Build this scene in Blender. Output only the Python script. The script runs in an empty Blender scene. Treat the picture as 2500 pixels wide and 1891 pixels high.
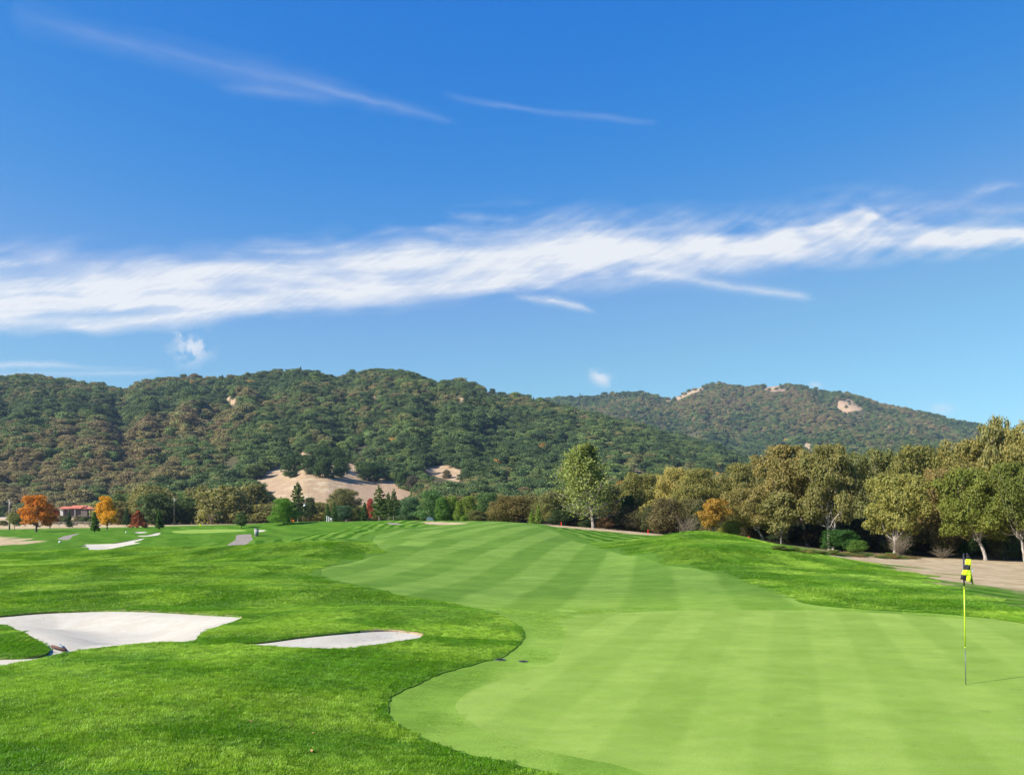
import bpy, bmesh, math, random
import numpy as np
from mathutils import Vector, Matrix, Euler
SC = bpy.context.scene
COL = SC.collection
# ------------------------------------------------------------------ camera, sky, sun, exposure
H, F, CX, YH = 2.66, 2165.0, 1250.0, 1268.0       # eye height (m), focal length / principal column / horizon row in photo pixels (2500 wide)
cam = bpy.data.cameras.new("camera"); cam_o = bpy.data.objects.new("camera", cam); COL.objects.link(cam_o)
cam.sensor_width = 36; cam.lens = 36*F/2500; cam.shift_y = (YH-945.5)/2500
cam.clip_start = 0.1; cam.clip_end = 200000
cam_o.location = (0, 0, H); cam_o.rotation_euler = (math.radians(90), 0, 0)
SC.camera = cam_o
SUN_DIR = Vector((-1.18, -0.62, 0)).normalized()   # horizontal direction towards the sun
SUN_EL = math.radians(37)
sun = bpy.data.lights.new("sun", 'SUN'); sun.energy = 5.0; sun.angle = math.radians(0.53); sun.color = (1, .955, .87)
sun_o = bpy.data.objects.new("sun", sun); COL.objects.link(sun_o)
sv = Vector((SUN_DIR.x*math.cos(SUN_EL), SUN_DIR.y*math.cos(SUN_EL), math.sin(SUN_EL)))
sun_o.rotation_euler = sv.to_track_quat('Z', 'Y').to_euler()
W = bpy.data.worlds.new("World"); SC.world = W; W.use_nodes = True
wn = W.node_tree.nodes; wl = W.node_tree.links; wn.clear()
sky = wn.new('ShaderNodeTexSky'); sky.sky_type = 'NISHITA'; sky.sun_disc = False
sky.sun_elevation = SUN_EL; sky.sun_rotation = math.atan2(sv.x, sv.y)
sky.altitude = 100; sky.air_density = 1.0; sky.dust_density = 0.3; sky.ozone_density = 2.2
def wm(op, a, b):
    nd = wn.new('ShaderNodeMath'); nd.operation = op
    for i, v in enumerate((a, b)):
        if isinstance(v, float): nd.inputs[i].default_value = v
        else: wl.new(v, nd.inputs[i])
    return nd.outputs[0]
sepw = wn.new('ShaderNodeSeparateColor'); comw = wn.new('ShaderNodeCombineColor')
for i, (ref, ex, gain) in enumerate([(1.8, 4.2, .95), (3.45, 1.18, 2.66), (5.9, .28, 4.8)]):   # the deep, clear blue of a dry autumn sky
    t_ = wm('DIVIDE', sepw.outputs[i], ref)
    wl.new(wm('MULTIPLY', wm('ADD', wm('POWER', wm('MINIMUM', t_, 1.0), ex), wm('MAXIMUM', wm('SUBTRACT', t_, 1.0), 0.0)), gain), comw.inputs[i])
bgn = wn.new('ShaderNodeBackground'); bgn.inputs[1].default_value = 0.084
wo = wn.new('ShaderNodeOutputWorld')
wl.new(sky.outputs[0], sepw.inputs[0]); wl.new(comw.outputs[0], bgn.inputs[0]); wl.new(bgn.outputs[0], wo.inputs[0])
SC.view_settings.view_transform = 'Standard'; SC.view_settings.look = 'None'
SC.view_settings.exposure = 1.0; SC.view_settings.gamma = 1
try: SC.view_settings.use_curve_mapping = False
except Exception: pass
SC.cycles.volume_bounces = 0; SC.cycles.max_bounces = 6; SC.cycles.transparent_max_bounces = 12
SC.cycles.diffuse_bounces = 3; SC.cycles.transmission_bounces = 4
rng = np.random.default_rng(7)
PI = math.pi

# ------------------------------------------------------------------ helpers
def tag(o, label=None, cat=None, group=None, kind=None):
    if label: o['label'] = label
    if cat: o['category'] = cat
    if group: o['group'] = group
    if kind: o['kind'] = kind
    return o
def mesh_np(name, V, polys, mat=None, attrs=None, smooth=True, quads=None):
    """V (n,3); polys list of index lists, quads (m,4) array"""
    me = bpy.data.meshes.new(name)
    V = np.asarray(V, dtype=np.float32)
    parts = []; sizes = []
    if quads is not None and len(quads):
        q = np.asarray(quads, dtype=np.int32); parts.append(q.ravel()); sizes.append(np.full(len(q), q.shape[1], np.int32))
    if polys:
        parts.append(np.array([i for p in polys for i in p], dtype=np.int32)); sizes.append(np.array([len(p) for p in polys], np.int32))
    me.vertices.add(len(V)); me.vertices.foreach_set('co', V.ravel())
    if parts:
        li = np.concatenate(parts); sz = np.concatenate(sizes)
        me.loops.add(len(li)); me.loops.foreach_set('vertex_index', li)
        st = np.concatenate([[0], np.cumsum(sz)[:-1]]).astype(np.int32)
        me.polygons.add(len(sz)); me.polygons.foreach_set('loop_start', st)
        try: me.polygons.foreach_set('loop_total', sz)
        except Exception: pass
        me.update(calc_edges=True); me.validate()
        if smooth: me.polygons.foreach_set('use_smooth', np.ones(len(me.polygons), dtype=bool))
    if attrs:
        for k, a in attrs.items():
            a = np.asarray(a, dtype=np.float32)
            if a.ndim == 1:
                at = me.attributes.new(k, 'FLOAT', 'POINT'); at.data.foreach_set('value', a)
            else:
                at = me.attributes.new(k, 'FLOAT_VECTOR', 'POINT'); at.data.foreach_set('vector', a.ravel())
    if mat: me.materials.append(mat)
    me.update()
    return me
def link(name, me, parent=None, loc=None):
    o = bpy.data.objects.new(name, me); COL.objects.link(o)
    if parent is not None: o.parent = parent
    if loc is not None: o.location = loc
    return o
def empty(name, loc, rz=0):
    o = bpy.data.objects.new(name, None); COL.objects.link(o); o.location = loc; o.rotation_euler = (0, 0, rz)
    o.empty_display_size = .3
    return o
# value noise
_NT = np.random.default_rng(11).random((256, 256)).astype(np.float64)
def vnoise(x, y, s=0):
    x = np.asarray(x, float)+s*17.31; y = np.asarray(y, float)+s*5.77
    xi = np.floor(x).astype(int); yi = np.floor(y).astype(int); fx = x-xi; fy = y-yi
    fx = fx*fx*fx*(fx*(fx*6-15)+10); fy = fy*fy*fy*(fy*(fy*6-15)+10)
    a = _NT[xi & 255, yi & 255]; b = _NT[(xi+1) & 255, yi & 255]; c = _NT[xi & 255, (yi+1) & 255]; d = _NT[(xi+1) & 255, (yi+1) & 255]
    return (a*(1-fx)+b*fx)*(1-fy)+(c*(1-fx)+d*fx)*fy
def fbm(x, y, o=4, s=0):
    t = 0; a = .5; n = 0
    for i in range(o):
        t = t+a*vnoise(x*2**i, y*2**i, s+i*3); n += a; a *= .5
    return t/n
def sstep(a, b, x):
    t = np.clip((x-a)/(b-a), 0, 1); return t*t*(3-2*t)

# ------------------------------------------------------------------ shader helpers
class G:
    def __init__(s, name):
        s.m = bpy.data.materials.new(name); s.m.use_nodes = True; s.t = s.m.node_tree; s.t.nodes.clear()
        s.out = s.t.nodes.new('ShaderNodeOutputMaterial')
    def n(s, t, **k):
        nd = s.t.nodes.new(t)
        for a, b in k.items(): setattr(nd, a, b)
        return nd
    def set(s, sock, v):
        if isinstance(v, bpy.types.NodeSocket): s.t.links.new(v, sock)
        elif isinstance(v, (tuple, list)) and len(v) == 3 and sock.type == 'RGBA': sock.default_value = (*v, 1)
        else: sock.default_value = v
    def math(s, op, a, b=0.0, c=None, clamp=False):
        nd = s.n('ShaderNodeMath', operation=op); nd.use_clamp = clamp
        s.set(nd.inputs[0], a); s.set(nd.inputs[1], b)
        if c is not None: s.set(nd.inputs[2], c)
        return nd.outputs[0]
    def mix(s, f, a, b, mode='MIX'):
        nd = s.n('ShaderNodeMix', data_type='RGBA', blend_type=mode)
        s.set(nd.inputs['Factor'], f); s.set(nd.inputs[6], a); s.set(nd.inputs[7], b)
        return nd.outputs[2]
    def ramp(s, v, a, b, lo=0.0, hi=1.0, smooth=True):
        nd = s.n('ShaderNodeMapRange'); nd.interpolation_type = 'SMOOTHSTEP' if smooth else 'LINEAR'
        s.set(nd.inputs[0], v)
        for i, x in enumerate((a, b, lo, hi)): s.set(nd.inputs[i+1], x)
        return nd.outputs[0]
    def pos(s): return s.n('ShaderNodeNewGeometry').outputs['Position']
    def noise(s, vec, scale, detail=3, rough=.55, dist=0, dims='3D'):
        nd = s.n('ShaderNodeTexNoise'); nd.noise_dimensions = dims
        s.set(nd.inputs['Vector'], vec); nd.inputs['Scale'].default_value = scale; nd.inputs['Detail'].default_value = detail
        nd.inputs['Roughness'].default_value = rough; nd.inputs['Distortion'].default_value = dist
        return nd.outputs['Fac']
    def mapping(s, vec, scale=(1, 1, 1), rot=(0, 0, 0)):
        nd = s.n('ShaderNodeMapping'); s.set(nd.inputs[0], vec); nd.inputs['Scale'].default_value = scale; nd.inputs['Rotation'].default_value = rot
        return nd.outputs[0]
    def attr(s, name, typ='GEOMETRY'):
        nd = s.n('ShaderNodeAttribute', attribute_name=name, attribute_type=typ); return nd
    def bump(s, h, strength=.5, dist=.02, normal=None):
        nd = s.n('ShaderNodeBump'); s.set(nd.inputs['Height'], h); nd.inputs['Strength'].default_value = strength; nd.inputs['Distance'].default_value = dist
        if normal is not None: s.set(nd.inputs['Normal'], normal)
        return nd.outputs[0]
    def pr(s, col, rough=.9, spec=.2, normal=None, **k):
        nd = s.n('ShaderNodeBsdfPrincipled'); s.set(nd.inputs['Base Color'], col); s.set(nd.inputs['Roughness'], rough)
        s.set(nd.inputs['Specular IOR Level'], spec)
        if normal is not None: s.set(nd.inputs['Normal'], normal)
        for a, b in k.items(): s.set(nd.inputs[a.replace('_', ' ')], b)
        return nd.outputs[0]
    def done(s, sh):
        s.t.links.new(sh, s.out.inputs[0]); return s.m
def simple(name, col, rough=.7, spec=.3, var=.15, scale=3.0, **k):
    g = G(name); p = g.pos(); n = g.noise(p, scale, 4)
    f = g.ramp(n, .3, .7, 1-var, 1+var)
    c = g.mix(1.0, col, g.n('ShaderNodeCombineColor').outputs[0], 'MULTIPLY')
    cc = c.node.inputs[7].links[0].from_node
    for i in range(3): g.set(cc.inputs[i], f)
    return g.done(g.pr(c, rough, spec, **k))

# ------------------------------------------------------------------ terrain height
YS = np.array([2, 6, 12, 18, 26, 34, 45, 60, 75, 90, 110, 150, 200, 300, 450.])
TS = {
 -900: [.2, .3, .3, .1, 0, 0, 0, 0, 0, 0, 0, 0, 0, .5, 2],
 -300: [.2, .3, .32, .1, 0, 0, 0, 0, 0, 0, 0, 0, 0, 1.5, 5.5],
 0:    [.2, .3, .34, .12, 0, 0, 0, 0, 0, 0, 0, 0, .05, 2.0, 5.6],
 250:  [.2, .3, .34, .18, .02, .0, .02, .05, .1, .2, .25, .4, .55, 1.8, 5.5],
 430:  [.2, .3, .30, .22, .05, .1, .1, .15, .3, .4, .55, .8, 1.15, 1.5, 4],
 620:  [.1, .2, .24, .22, .08, .15, .25, .4, .6, .8, 1.0, 1.4, 1.6, 1.6, 3],
 800:  [0, .06, .12, .18, .08, .15, .3, .6, .9, 1.2, 1.5, 2.0, 2.1, 2.0, 2],
 1000: [0, 0, .03, .1, .05, .1, .3, .8, 1.3, 1.7, 2.05, 2.25, 2.4, 2.2, 2],
 1250: [0, 0, 0, 0, 0, .02, .35, 1.0, 1.75, 2.28, 2.3, 2.1, 1.9, 1.8, 2],
 1450: [0, 0, 0, 0, 0, .02, .3, .8, 1.2, 1.5, 1.55, 1.3, 1, 1, 1],
 1600: [0, 0, 0, 0, .0, .1, .5, 1.15, 1.3, 1.15, .9, .6, .5, .5, 1],
 1690: [0, 0, 0, 0, .0, .14, .75, 1.68, 1.4, .8, .5, .3, .3, .3, .5],
 1850: [0, 0, 0, 0, .0, .2, .65, 1.05, .75, .45, .2, 0, 0, 0, 0],
 2050: [0, 0, 0, 0, 0, .08, .25, .15, -.28, -.5, -.7, -.9, -1, -1, -1],
 2300: [0, 0, 0, 0, 0, .02, -.1, -.45, -.78, -1, -1.2, -1.3, -1.3, -1.3, -1],
 2500: [0, 0, 0, 0, -.02, -.1, -.3, -.7, -1.0, -1.2, -1.4, -1.5, -1.5, -1.5, -1],
 3100: [0, 0, 0, 0, -.05, -.2, -.4, -.8, -1.1, -1.2, -1.4, -1.5, -1.5, -1.5, -1]}
_sx = np.array(sorted(TS)); _T = np.array([TS[k] for k in sorted(TS)])
DSX = np.linspace(-900, 3100, 201); DLY = np.linspace(math.log(2), math.log(450), 161)
_a = np.array([np.interp(DSX, _sx, _T[:, j]) for j in range(len(YS))]).T
DT = np.array([np.interp(DLY, np.log(YS), _a[i]) for i in range(len(DSX))])
for _ in range(14):
    p = np.pad(DT, 1, mode='edge'); DT = (p[:-2, 1:-1]+p[2:, 1:-1]+p[1:-1, :-2]+p[1:-1, 2:]+2*DT)/6
def base_z(x, Y):
    x = np.asarray(x, float); Y = np.asarray(Y, float)
    sx = CX+F*x/np.maximum(Y, .5)
    u = np.clip((sx-DSX[0])/(DSX[1]-DSX[0]), 0, len(DSX)-1.001); v = np.clip((np.log(np.maximum(Y, 2))-DLY[0])/(DLY[1]-DLY[0]), 0, len(DLY)-1.001)
    i = u.astype(int); j = v.astype(int); fu = u-i; fv = v-j
    z = (DT[i, j]*(1-fu)+DT[i+1, j]*fu)*(1-fv)+(DT[i, j+1]*(1-fu)+DT[i+1, j+1]*fu)*fv
    return z
# mounds in the rough: (x, y, radius x, radius y, height)
MOUNDS = [(-4.4, 18.9, 2.6, 1.9, .11), (-9.5, 18.2, 1.5, 1.3, .24), (-2.5, 23.5, 3.6, 2.2, .22), (-9, 30, 8, 2.6, .22), (-20, 42, 10, 4, .5), (-11, 52, 7, 4.5, .85), (-22, 66, 12, 5, .7),
          (-32, 88, 9, 6, .6), (-14, 80, 6, 5, .55), (-20, 112, 16, 7, .7), (-46, 120, 18, 9, .5), (-30, 60, 10, 4, .4), (-1, 40, 5, 3, -.1), (8, 58, 7, 5, .25), (14, 48, 4.5, 3.5, .3), (12.5, 52, 7, 4, .3), (8.6, 46, 3.6, 2.2, .34), (13.5, 58, 4.5, 3, .35), (-13, 34, 5, 2, .22), (-19, 52, 6, 3, .45), (-7.5, 62, 5, 3, .4), (-62, 150, 14, 8, .5), (-38, 150, 12, 6, .6), (-14, 140, 12, 9, .3)]
def mound(x, Y):
    z = 0
    for (mx, my, rx, ry, h) in MOUNDS: z = z+h*np.exp(-((x-mx)/rx)**2-((Y-my)/ry)**2)
    return z
def ground_z(x, Y):
    x = np.asarray(x, float); Y = np.asarray(Y, float)
    und = (fbm(x/7, Y/7, 3, 2)-.5)*.16*sstep(30, 60, Y)+(fbm(x/2.4, Y/2.4, 2, 5)-.5)*.06*sstep(-1, -5, x-.05*Y)
    return base_z(x, Y)+mound(x, Y)+und
_Ym = np.exp(np.linspace(math.log(3), math.log(420), 2600))
def hit(sx, sy, zf=None):
    """where the sight line through photo pixel (sx, sy) meets the ground"""
    zf = zf or ground_z
    sx = np.atleast_1d(np.asarray(sx, float)); sy = np.atleast_1d(np.asarray(sy, float))
    out = np.zeros((len(sx), 2))
    for k in range(len(sx)):
        x = (sx[k]-CX)*_Ym/F; zr = H-(sy[k]-YH)*_Ym/F
        d = zr-zf(x, _Ym); neg = np.nonzero(d < 0)[0]
        i = neg[0] if len(neg) else int(np.argmin(d))
        if len(neg) and i > 0:
            t = d[i-1]/(d[i-1]-d[i]); Y = _Ym[i-1]*(1-t)+_Ym[i]*t
        else: Y = _Ym[i]
        out[k] = ((sx[k]-CX)*Y/F, Y)
    return out
def P(sx, sy): return tuple(hit(sx, sy)[0])
def Wp(sx, Y): return ((sx-CX)*Y/F, Y)
def smooth_poly(pts, n=6, closed=True):
    pts = np.array(pts, float); m = len(pts); out = []
    for i in range(m):
        p0, p1, p2, p3 = pts[(i-1) % m], pts[i], pts[(i+1) % m], pts[(i+2) % m]
        for t in np.arange(n)/n:
            out.append(.5*((2*p1)+(-p0+p2)*t+(2*p0-5*p1+4*p2-p3)*t*t+(-p0+3*p1-3*p2+p3)*t**3))
    return np.array(out)
def pixpoly(pts, n=6): 
    s = smooth_poly(pts, n); return hit(s[:, 0], s[:, 1])
def sdf(poly, X, Y, pad):
    """signed distance, positive inside, clamped to +-pad outside the bounding box"""
    sh = X.shape; X = X.ravel(); Y = Y.ravel(); d = np.full(X.shape, -pad, float)
    lo = poly.min(0)-pad; hi = poly.max(0)+pad
    idx = np.nonzero((X > lo[0]) & (X < hi[0]) & (Y > lo[1]) & (Y < hi[1]))[0]
    A = poly; B = np.roll(poly, -1, 0)
    for c in range(0, len(idx), 20000):
        ii = idx[c:c+20000]; px = X[ii][:, None]; py = Y[ii][:, None]
        ax, ay = A[:, 0][None], A[:, 1][None]; bx, by = B[:, 0][None], B[:, 1][None]
        dx, dy = bx-ax, by-ay; L = dx*dx+dy*dy+1e-12
        t = np.clip(((px-ax)*dx+(py-ay)*dy)/L, 0, 1)
        dd = np.sqrt(((px-ax-t*dx)**2+(py-ay-t*dy)**2).min(1))
        cr = ((ay > py) != (by > py)) & (px < dx*(py-ay)/np.where(np.abs(dy) < 1e-12, 1e-12, dy)+ax)
        ins = cr.sum(1) % 2 == 1
        d[ii] = np.where(ins, dd, -np.minimum(dd, pad))
    return d.reshape(sh)

# outlines, read from the photograph and laid on the ground
GREEN = np.concatenate([pixpoly([(1700, 1925), (1600, 1893), (1500, 1862), (1442, 1851), (1361, 1835), (1280, 1816), (1206, 1789), (1158, 1765), (1120, 1737), (1114, 1716), (1130, 1697), (1171, 1675), (1225, 1655), (1280, 1637), (1345, 1614), (1361, 1600), (1376, 1567), (1384, 1529), (1385, 1512), (1422, 1502), (1492, 1496), (1600, 1490), (1700, 1488), (1850, 1487.5), (1946, 1488.5), (2080, 1492), (2210, 1498), (2350, 1512), (2500, 1533)], 5)[:-5],
                        np.array([Wp(2750, 19.3), Wp(3000, 15), Wp(3300, 10), Wp(3300, 6), Wp(2200, 6.5)])])
FAIR = np.concatenate([smooth_poly([P(*p) for p in [(1480, 1930), (1361, 1891), (1307, 1876), (1198, 1851), (1131, 1835), (1063, 1811), (1014, 1789), (962, 1757), (947, 1727), (949, 1708), (968, 1690), (1022, 1667), (1076, 1644), (1171, 1617), (1227, 1602), (1268, 1571), (1281, 1547), (1272, 1531), (1239, 1510), (1186, 1490), (1125, 1476), (1044, 1462), (963, 1449), (881, 1429), (800, 1411), (781, 1394), (800, 1382), (846, 1374), (900, 1358), (946, 1346), (918, 1327), (912, 1312), (963, 1296), (1085, 1285)]], 4)[:-4],
                       np.array([Wp(1085, 105), Wp(1200, 125), Wp(1300, 112), Wp(1316, 96)]),
                       smooth_poly([P(*p) for p in [(1321, 1287), (1357, 1297), (1382, 1311), (1451, 1331), (1593, 1368), (1722, 1392), (1844, 1425), (1925, 1452), (1960, 1470), (2048, 1482), (2251, 1494), (2400, 1506), (2500, 1518)]], 4)[:-4],
                       np.array([Wp(2750, 21.5), Wp(3100, 19), Wp(3450, 12), Wp(3450, 4.6), Wp(2200, 4.8)])])
BUNK = [
 [(-150, 1512), (0, 1502), (81, 1495), (163, 1491), (285, 1488), (407, 1492), (509, 1498), (588, 1503), (572, 1515), (529, 1530), (488, 1547), (471, 1564), (407, 1566), (346, 1569), (285, 1575), (224, 1582), (163, 1591), (110, 1602), (53, 1616), (0, 1625), (-150, 1660), (-150, 1606), (0, 1603), (73, 1601), (110, 1595), (121, 1585), (113, 1573), (81, 1555), (41, 1536), (0, 1524), (-150, 1520)],
 [(588, 1570), (646, 1565), (735, 1553), (835, 1543), (911, 1537), (970, 1538), (1017, 1544), (1034, 1550), (1023, 1556), (940, 1569), (882, 1577), (835, 1582), (735, 1580), (650, 1575)],
 [(182, 1333), (211, 1331), (201, 1327.5), (256, 1326), (285, 1324), (323, 1317), (353, 1312), (344, 1318), (327, 1323), (349, 1323), (332, 1327), (304, 1332), (275, 1338), (237, 1342), (216, 1341), (213, 1335)],
 [(330, 1306.5), (361, 1305), (380, 1300), (392, 1300), (384, 1306), (351, 1309)],
 [(327, 1298.5), (343, 1297), (360, 1298), (352, 1300.5), (336, 1301)],
 [(628, 1293), (649, 1293), (645, 1296), (631, 1298)]]
BUNKP = [pixpoly(b, 5) for b in BUNK]
BDEPTH = [(.05, .30, 2.2), (.04, .17, 1.6), (.06, .15, 2.5), (.05, .12, 2), (.04, .1, 2), (.04, .1, 2)]
PATHS = [[(577, 1306), (595, 1304), (613, 1304), (614, 1311), (617, 1316), (605, 1325), (588, 1334), (553, 1332.5), (571, 1320), (576, 1314)],
         [(140, 1315), (171, 1305), (196, 1302), (178, 1308), (167, 1317)],
         [(940, 1276.5), (958, 1275.5), (982, 1279), (960, 1280)]]
PATHP = [pixpoly(b, 4) for b in PATHS]
FGREEN = pixpoly([(419, 1297), (450, 1293.5), (487, 1292), (540, 1291), (590, 1292.5), (603, 1295), (570, 1298), (500, 1300.5), (440, 1301)], 4)
DRYP = [pixpoly([(-80, 1308), (0, 1309), (47, 1315), (97, 1321), (65, 1327), (0, 1331), (-80, 1332)], 3),
        pixpoly([(1019, 1273.5), (1060, 1273), (1127, 1277), (1071, 1281.5), (1030, 1277)], 3),
        np.array([P(1284, 1276), Wp(1240, 112), Wp(1400, 125), Wp(1640, 120), P(1605, 1307), P(1539, 1303), P(1483, 1297), P(1426, 1292), P(1370, 1287), P(1335, 1281)]),
        np.concatenate([np.array([P(2010, 1354), P(2060, 1362), P(2120, 1372), P(2180, 1385), P(2230, 1398), P(2292, 1415), P(2373, 1441), P(2454, 1466), P(2500, 1478)]), np.array([Wp(2900, 24), Wp(3200, 40), Wp(3200, 120), Wp(2000, 120), Wp(1990, 90)])])]

# ------------------------------------------------------------------ ground grid, cut into lawn, fairway, greens, sand and paths
cols = np.concatenate([np.linspace(-1400, -120, 45)[:-1], np.arange(-120, 2640, 5.0), np.linspace(2640, 3900, 45)])
rows = np.exp(np.linspace(math.log(3.2), math.log(345), 560))
CC, RR = np.meshgrid(cols, rows, indexing='ij')
GX = (CC-CX)*RR/F; GY = RR
GZ = ground_z(GX, GY)
nC, nR = GX.shape
S_b = [sdf(p, GX, GY, 3.0) for p in BUNKP]
S_all_b = np.max(S_b, 0)
S_g = sdf(GREEN, GX, GY, 8.0); S_f = sdf(FAIR, GX, GY, 16.0); S_fg = sdf(FGREEN, GX, GY, 4.0)
_jg = (fbm(GX/.22, GY/.22, 2, 61)-.5)+.8*(fbm(GX/.9, GY/.9, 2, 63)-.5); S_g = S_g+.03*_jg; S_f = S_f+.055*_jg*(1+GY/25)
S_p = [sdf(p, GX, GY, 2.0) for p in PATHP]
dry = np.zeros_like(GX)
wob = (fbm(GX/2.5, GY/4, 4, 9)-.5)
for i, (p, soft) in enumerate(zip(DRYP, [3.0, 1.5, .8, 4.5])):
    s = sdf(p, GX, GY, 8.0)+wob*soft*2.2
    dry = np.maximum(dry, sstep(-soft, soft, s))
dry = np.maximum(dry, sstep(.16, .0, -S_b[0]+.20*wob)*sstep(22.5, 24, GY)*.7); dry = np.maximum(dry, sstep(.26, .02, -S_b[1]+.18*wob)*sstep(19.3, 19.9, GY)*.9)       # straw-coloured bunker lips
dry = np.maximum(dry, sstep(185, 235, GY)*sstep(-8, -40, GX)*.85); dry = np.maximum(dry, sstep(98, 112, GY)*sstep(1330, 1400, CC)*(CC > 1300)*.9)
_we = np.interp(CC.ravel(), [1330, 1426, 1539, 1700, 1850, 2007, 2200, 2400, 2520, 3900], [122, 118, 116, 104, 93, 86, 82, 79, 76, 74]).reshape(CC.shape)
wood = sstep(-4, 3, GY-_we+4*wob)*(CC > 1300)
DAT = [GX.ravel(), GY.ravel(), GZ.ravel(), dry.ravel()]
SD = S_b+[S_g, S_f, S_fg]+S_p
DAT += [s.ravel() for s in SD]+[wood.ravel()]
DAT = np.array(DAT).T.copy()
NV0 = len(DAT); newv = []; cutcache = {}
def vget(i): return DAT[i] if i < NV0 else newv[i-NV0]
I = np.arange(nC*nR).reshape(nC, nR)
quads0 = np.stack([I[:-1, :-1], I[1:, :-1], I[1:, 1:], I[:-1, 1:]], -1).reshape(-1, 4)
def split(quads, polys, k):
    """cut the faces along sdf number k; returns (inside, outside, cut segments)"""
    c = 4+k; s = DAT[:, c]
    sg = s[quads] > 0; allin = sg.all(1); allout = (~sg).all(1)
    qi, qo = quads[allin], quads[allout]
    pin, pout, seg = [], [], []
    for poly in [list(q) for q in quads[~(allin | allout)]]+list(polys):
        vals = [vget(i)[c] for i in poly]
        if all(v > 0 for v in vals): pin.append(poly); continue
        if all(v <= 0 for v in vals): pout.append(poly); continue
        a, b, cu = [], [], []
        n = len(poly)
        for j in range(n):
            i0, i1 = poly[j], poly[(j+1) % n]; v0, v1 = vals[j], vals[(j+1) % n]
            (a if v0 > 0 else b).append(i0)
            if (v0 > 0) != (v1 > 0):
                key = (min(i0, i1), max(i0, i1), k)
                if key not in cutcache:
                    t = v0/(v0-v1); t = min(max(t, .002), .998)
                    nv = vget(i0)*(1-t)+vget(i1)*t; nv[c] = 0
                    cutcache[key] = NV0+len(newv); newv.append(nv)
                m = cutcache[key]; a.append(m); b.append(m); cu.append(m)
        if len(a) > 2: pin.append(a)
        if len(b) > 2: pout.append(b)
        if len(cu) == 2: seg.append(tuple(cu))
    return (qi, pin), (qo, pout), seg
regions = {}; segs = {}
rest = (quads0, [])
names = ['b0', 'b1', 'b2', 'b3', 'b4', 'b5', 'green', 'fair', 'fgreen', 'p0', 'p1', 'p2']
for k, nm in enumerate(names):
    ins, rest, sg = split(rest[0], rest[1], k)
    regions[nm] = ins; segs[nm] = sg
ALLV = np.vstack([DAT, np.array(newv)]) if newv else DAT
def drop(k, s):
    lip, dep, w = BDEPTH[k]; return lip+dep*sstep(0, w, s)
def region_mesh(nm, reg, mat, zoff=0.0, sand=None, skirts=(), attrs=()):
    q, pl = reg
    used = np.unique(np.concatenate([np.asarray(q).ravel().astype(int), np.array([i for p in pl for i in p], int)]))
    mp = np.full(len(ALLV), -1, int); mp[used] = np.arange(len(used))
    V = ALLV[used][:, :3].copy(); A = ALLV[used]
    if sand is not None: V[:, 2] -= drop(sand, A[:, 4+sand])
    V[:, 2] += zoff
    polys = [[int(mp[i]) for i in p] for p in pl]
    at = {'dry': A[:, 3], 'wood': A[:, -1], 'dfair': A[:, 4+7], 'dgreen': A[:, 4+6]}
    Vx = [V]; n0 = len(V); ex = []
    for sg, dz in skirts:
        for (a, b) in sg:
            pa, pb = ALLV[a][:3], ALLV[b][:3]
            Vx.append(np.array([pa, pb, pb-(0, 0, dz), pa-(0, 0, dz)])); ex.append([n0, n0+1, n0+2, n0+3]); n0 += 4
            for kk in at: at[kk] = np.append(at[kk], [((.9 if pa[1] > 19.4 and pa[1] < 24 and pa[0] > -7 else .35) if dz > .1 else 0) if kk == 'dry' else 0]*4)
    V = np.vstack(Vx)
    return mesh_np(nm, V, polys+ex, mat, at, quads=mp[np.asarray(q)] if len(q) else None)
def gz(x, Y):
    """final surface height, bunkers included"""
    z = float(ground_z(np.array([x]), np.array([Y]))[0])
    for k, p in enumerate(BUNKP):
        s = float(sdf(p, np.array([x]), np.array([Y]), 3.0)[0])
        if s > 0: z -= float(drop(k, s))
    return z

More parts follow.
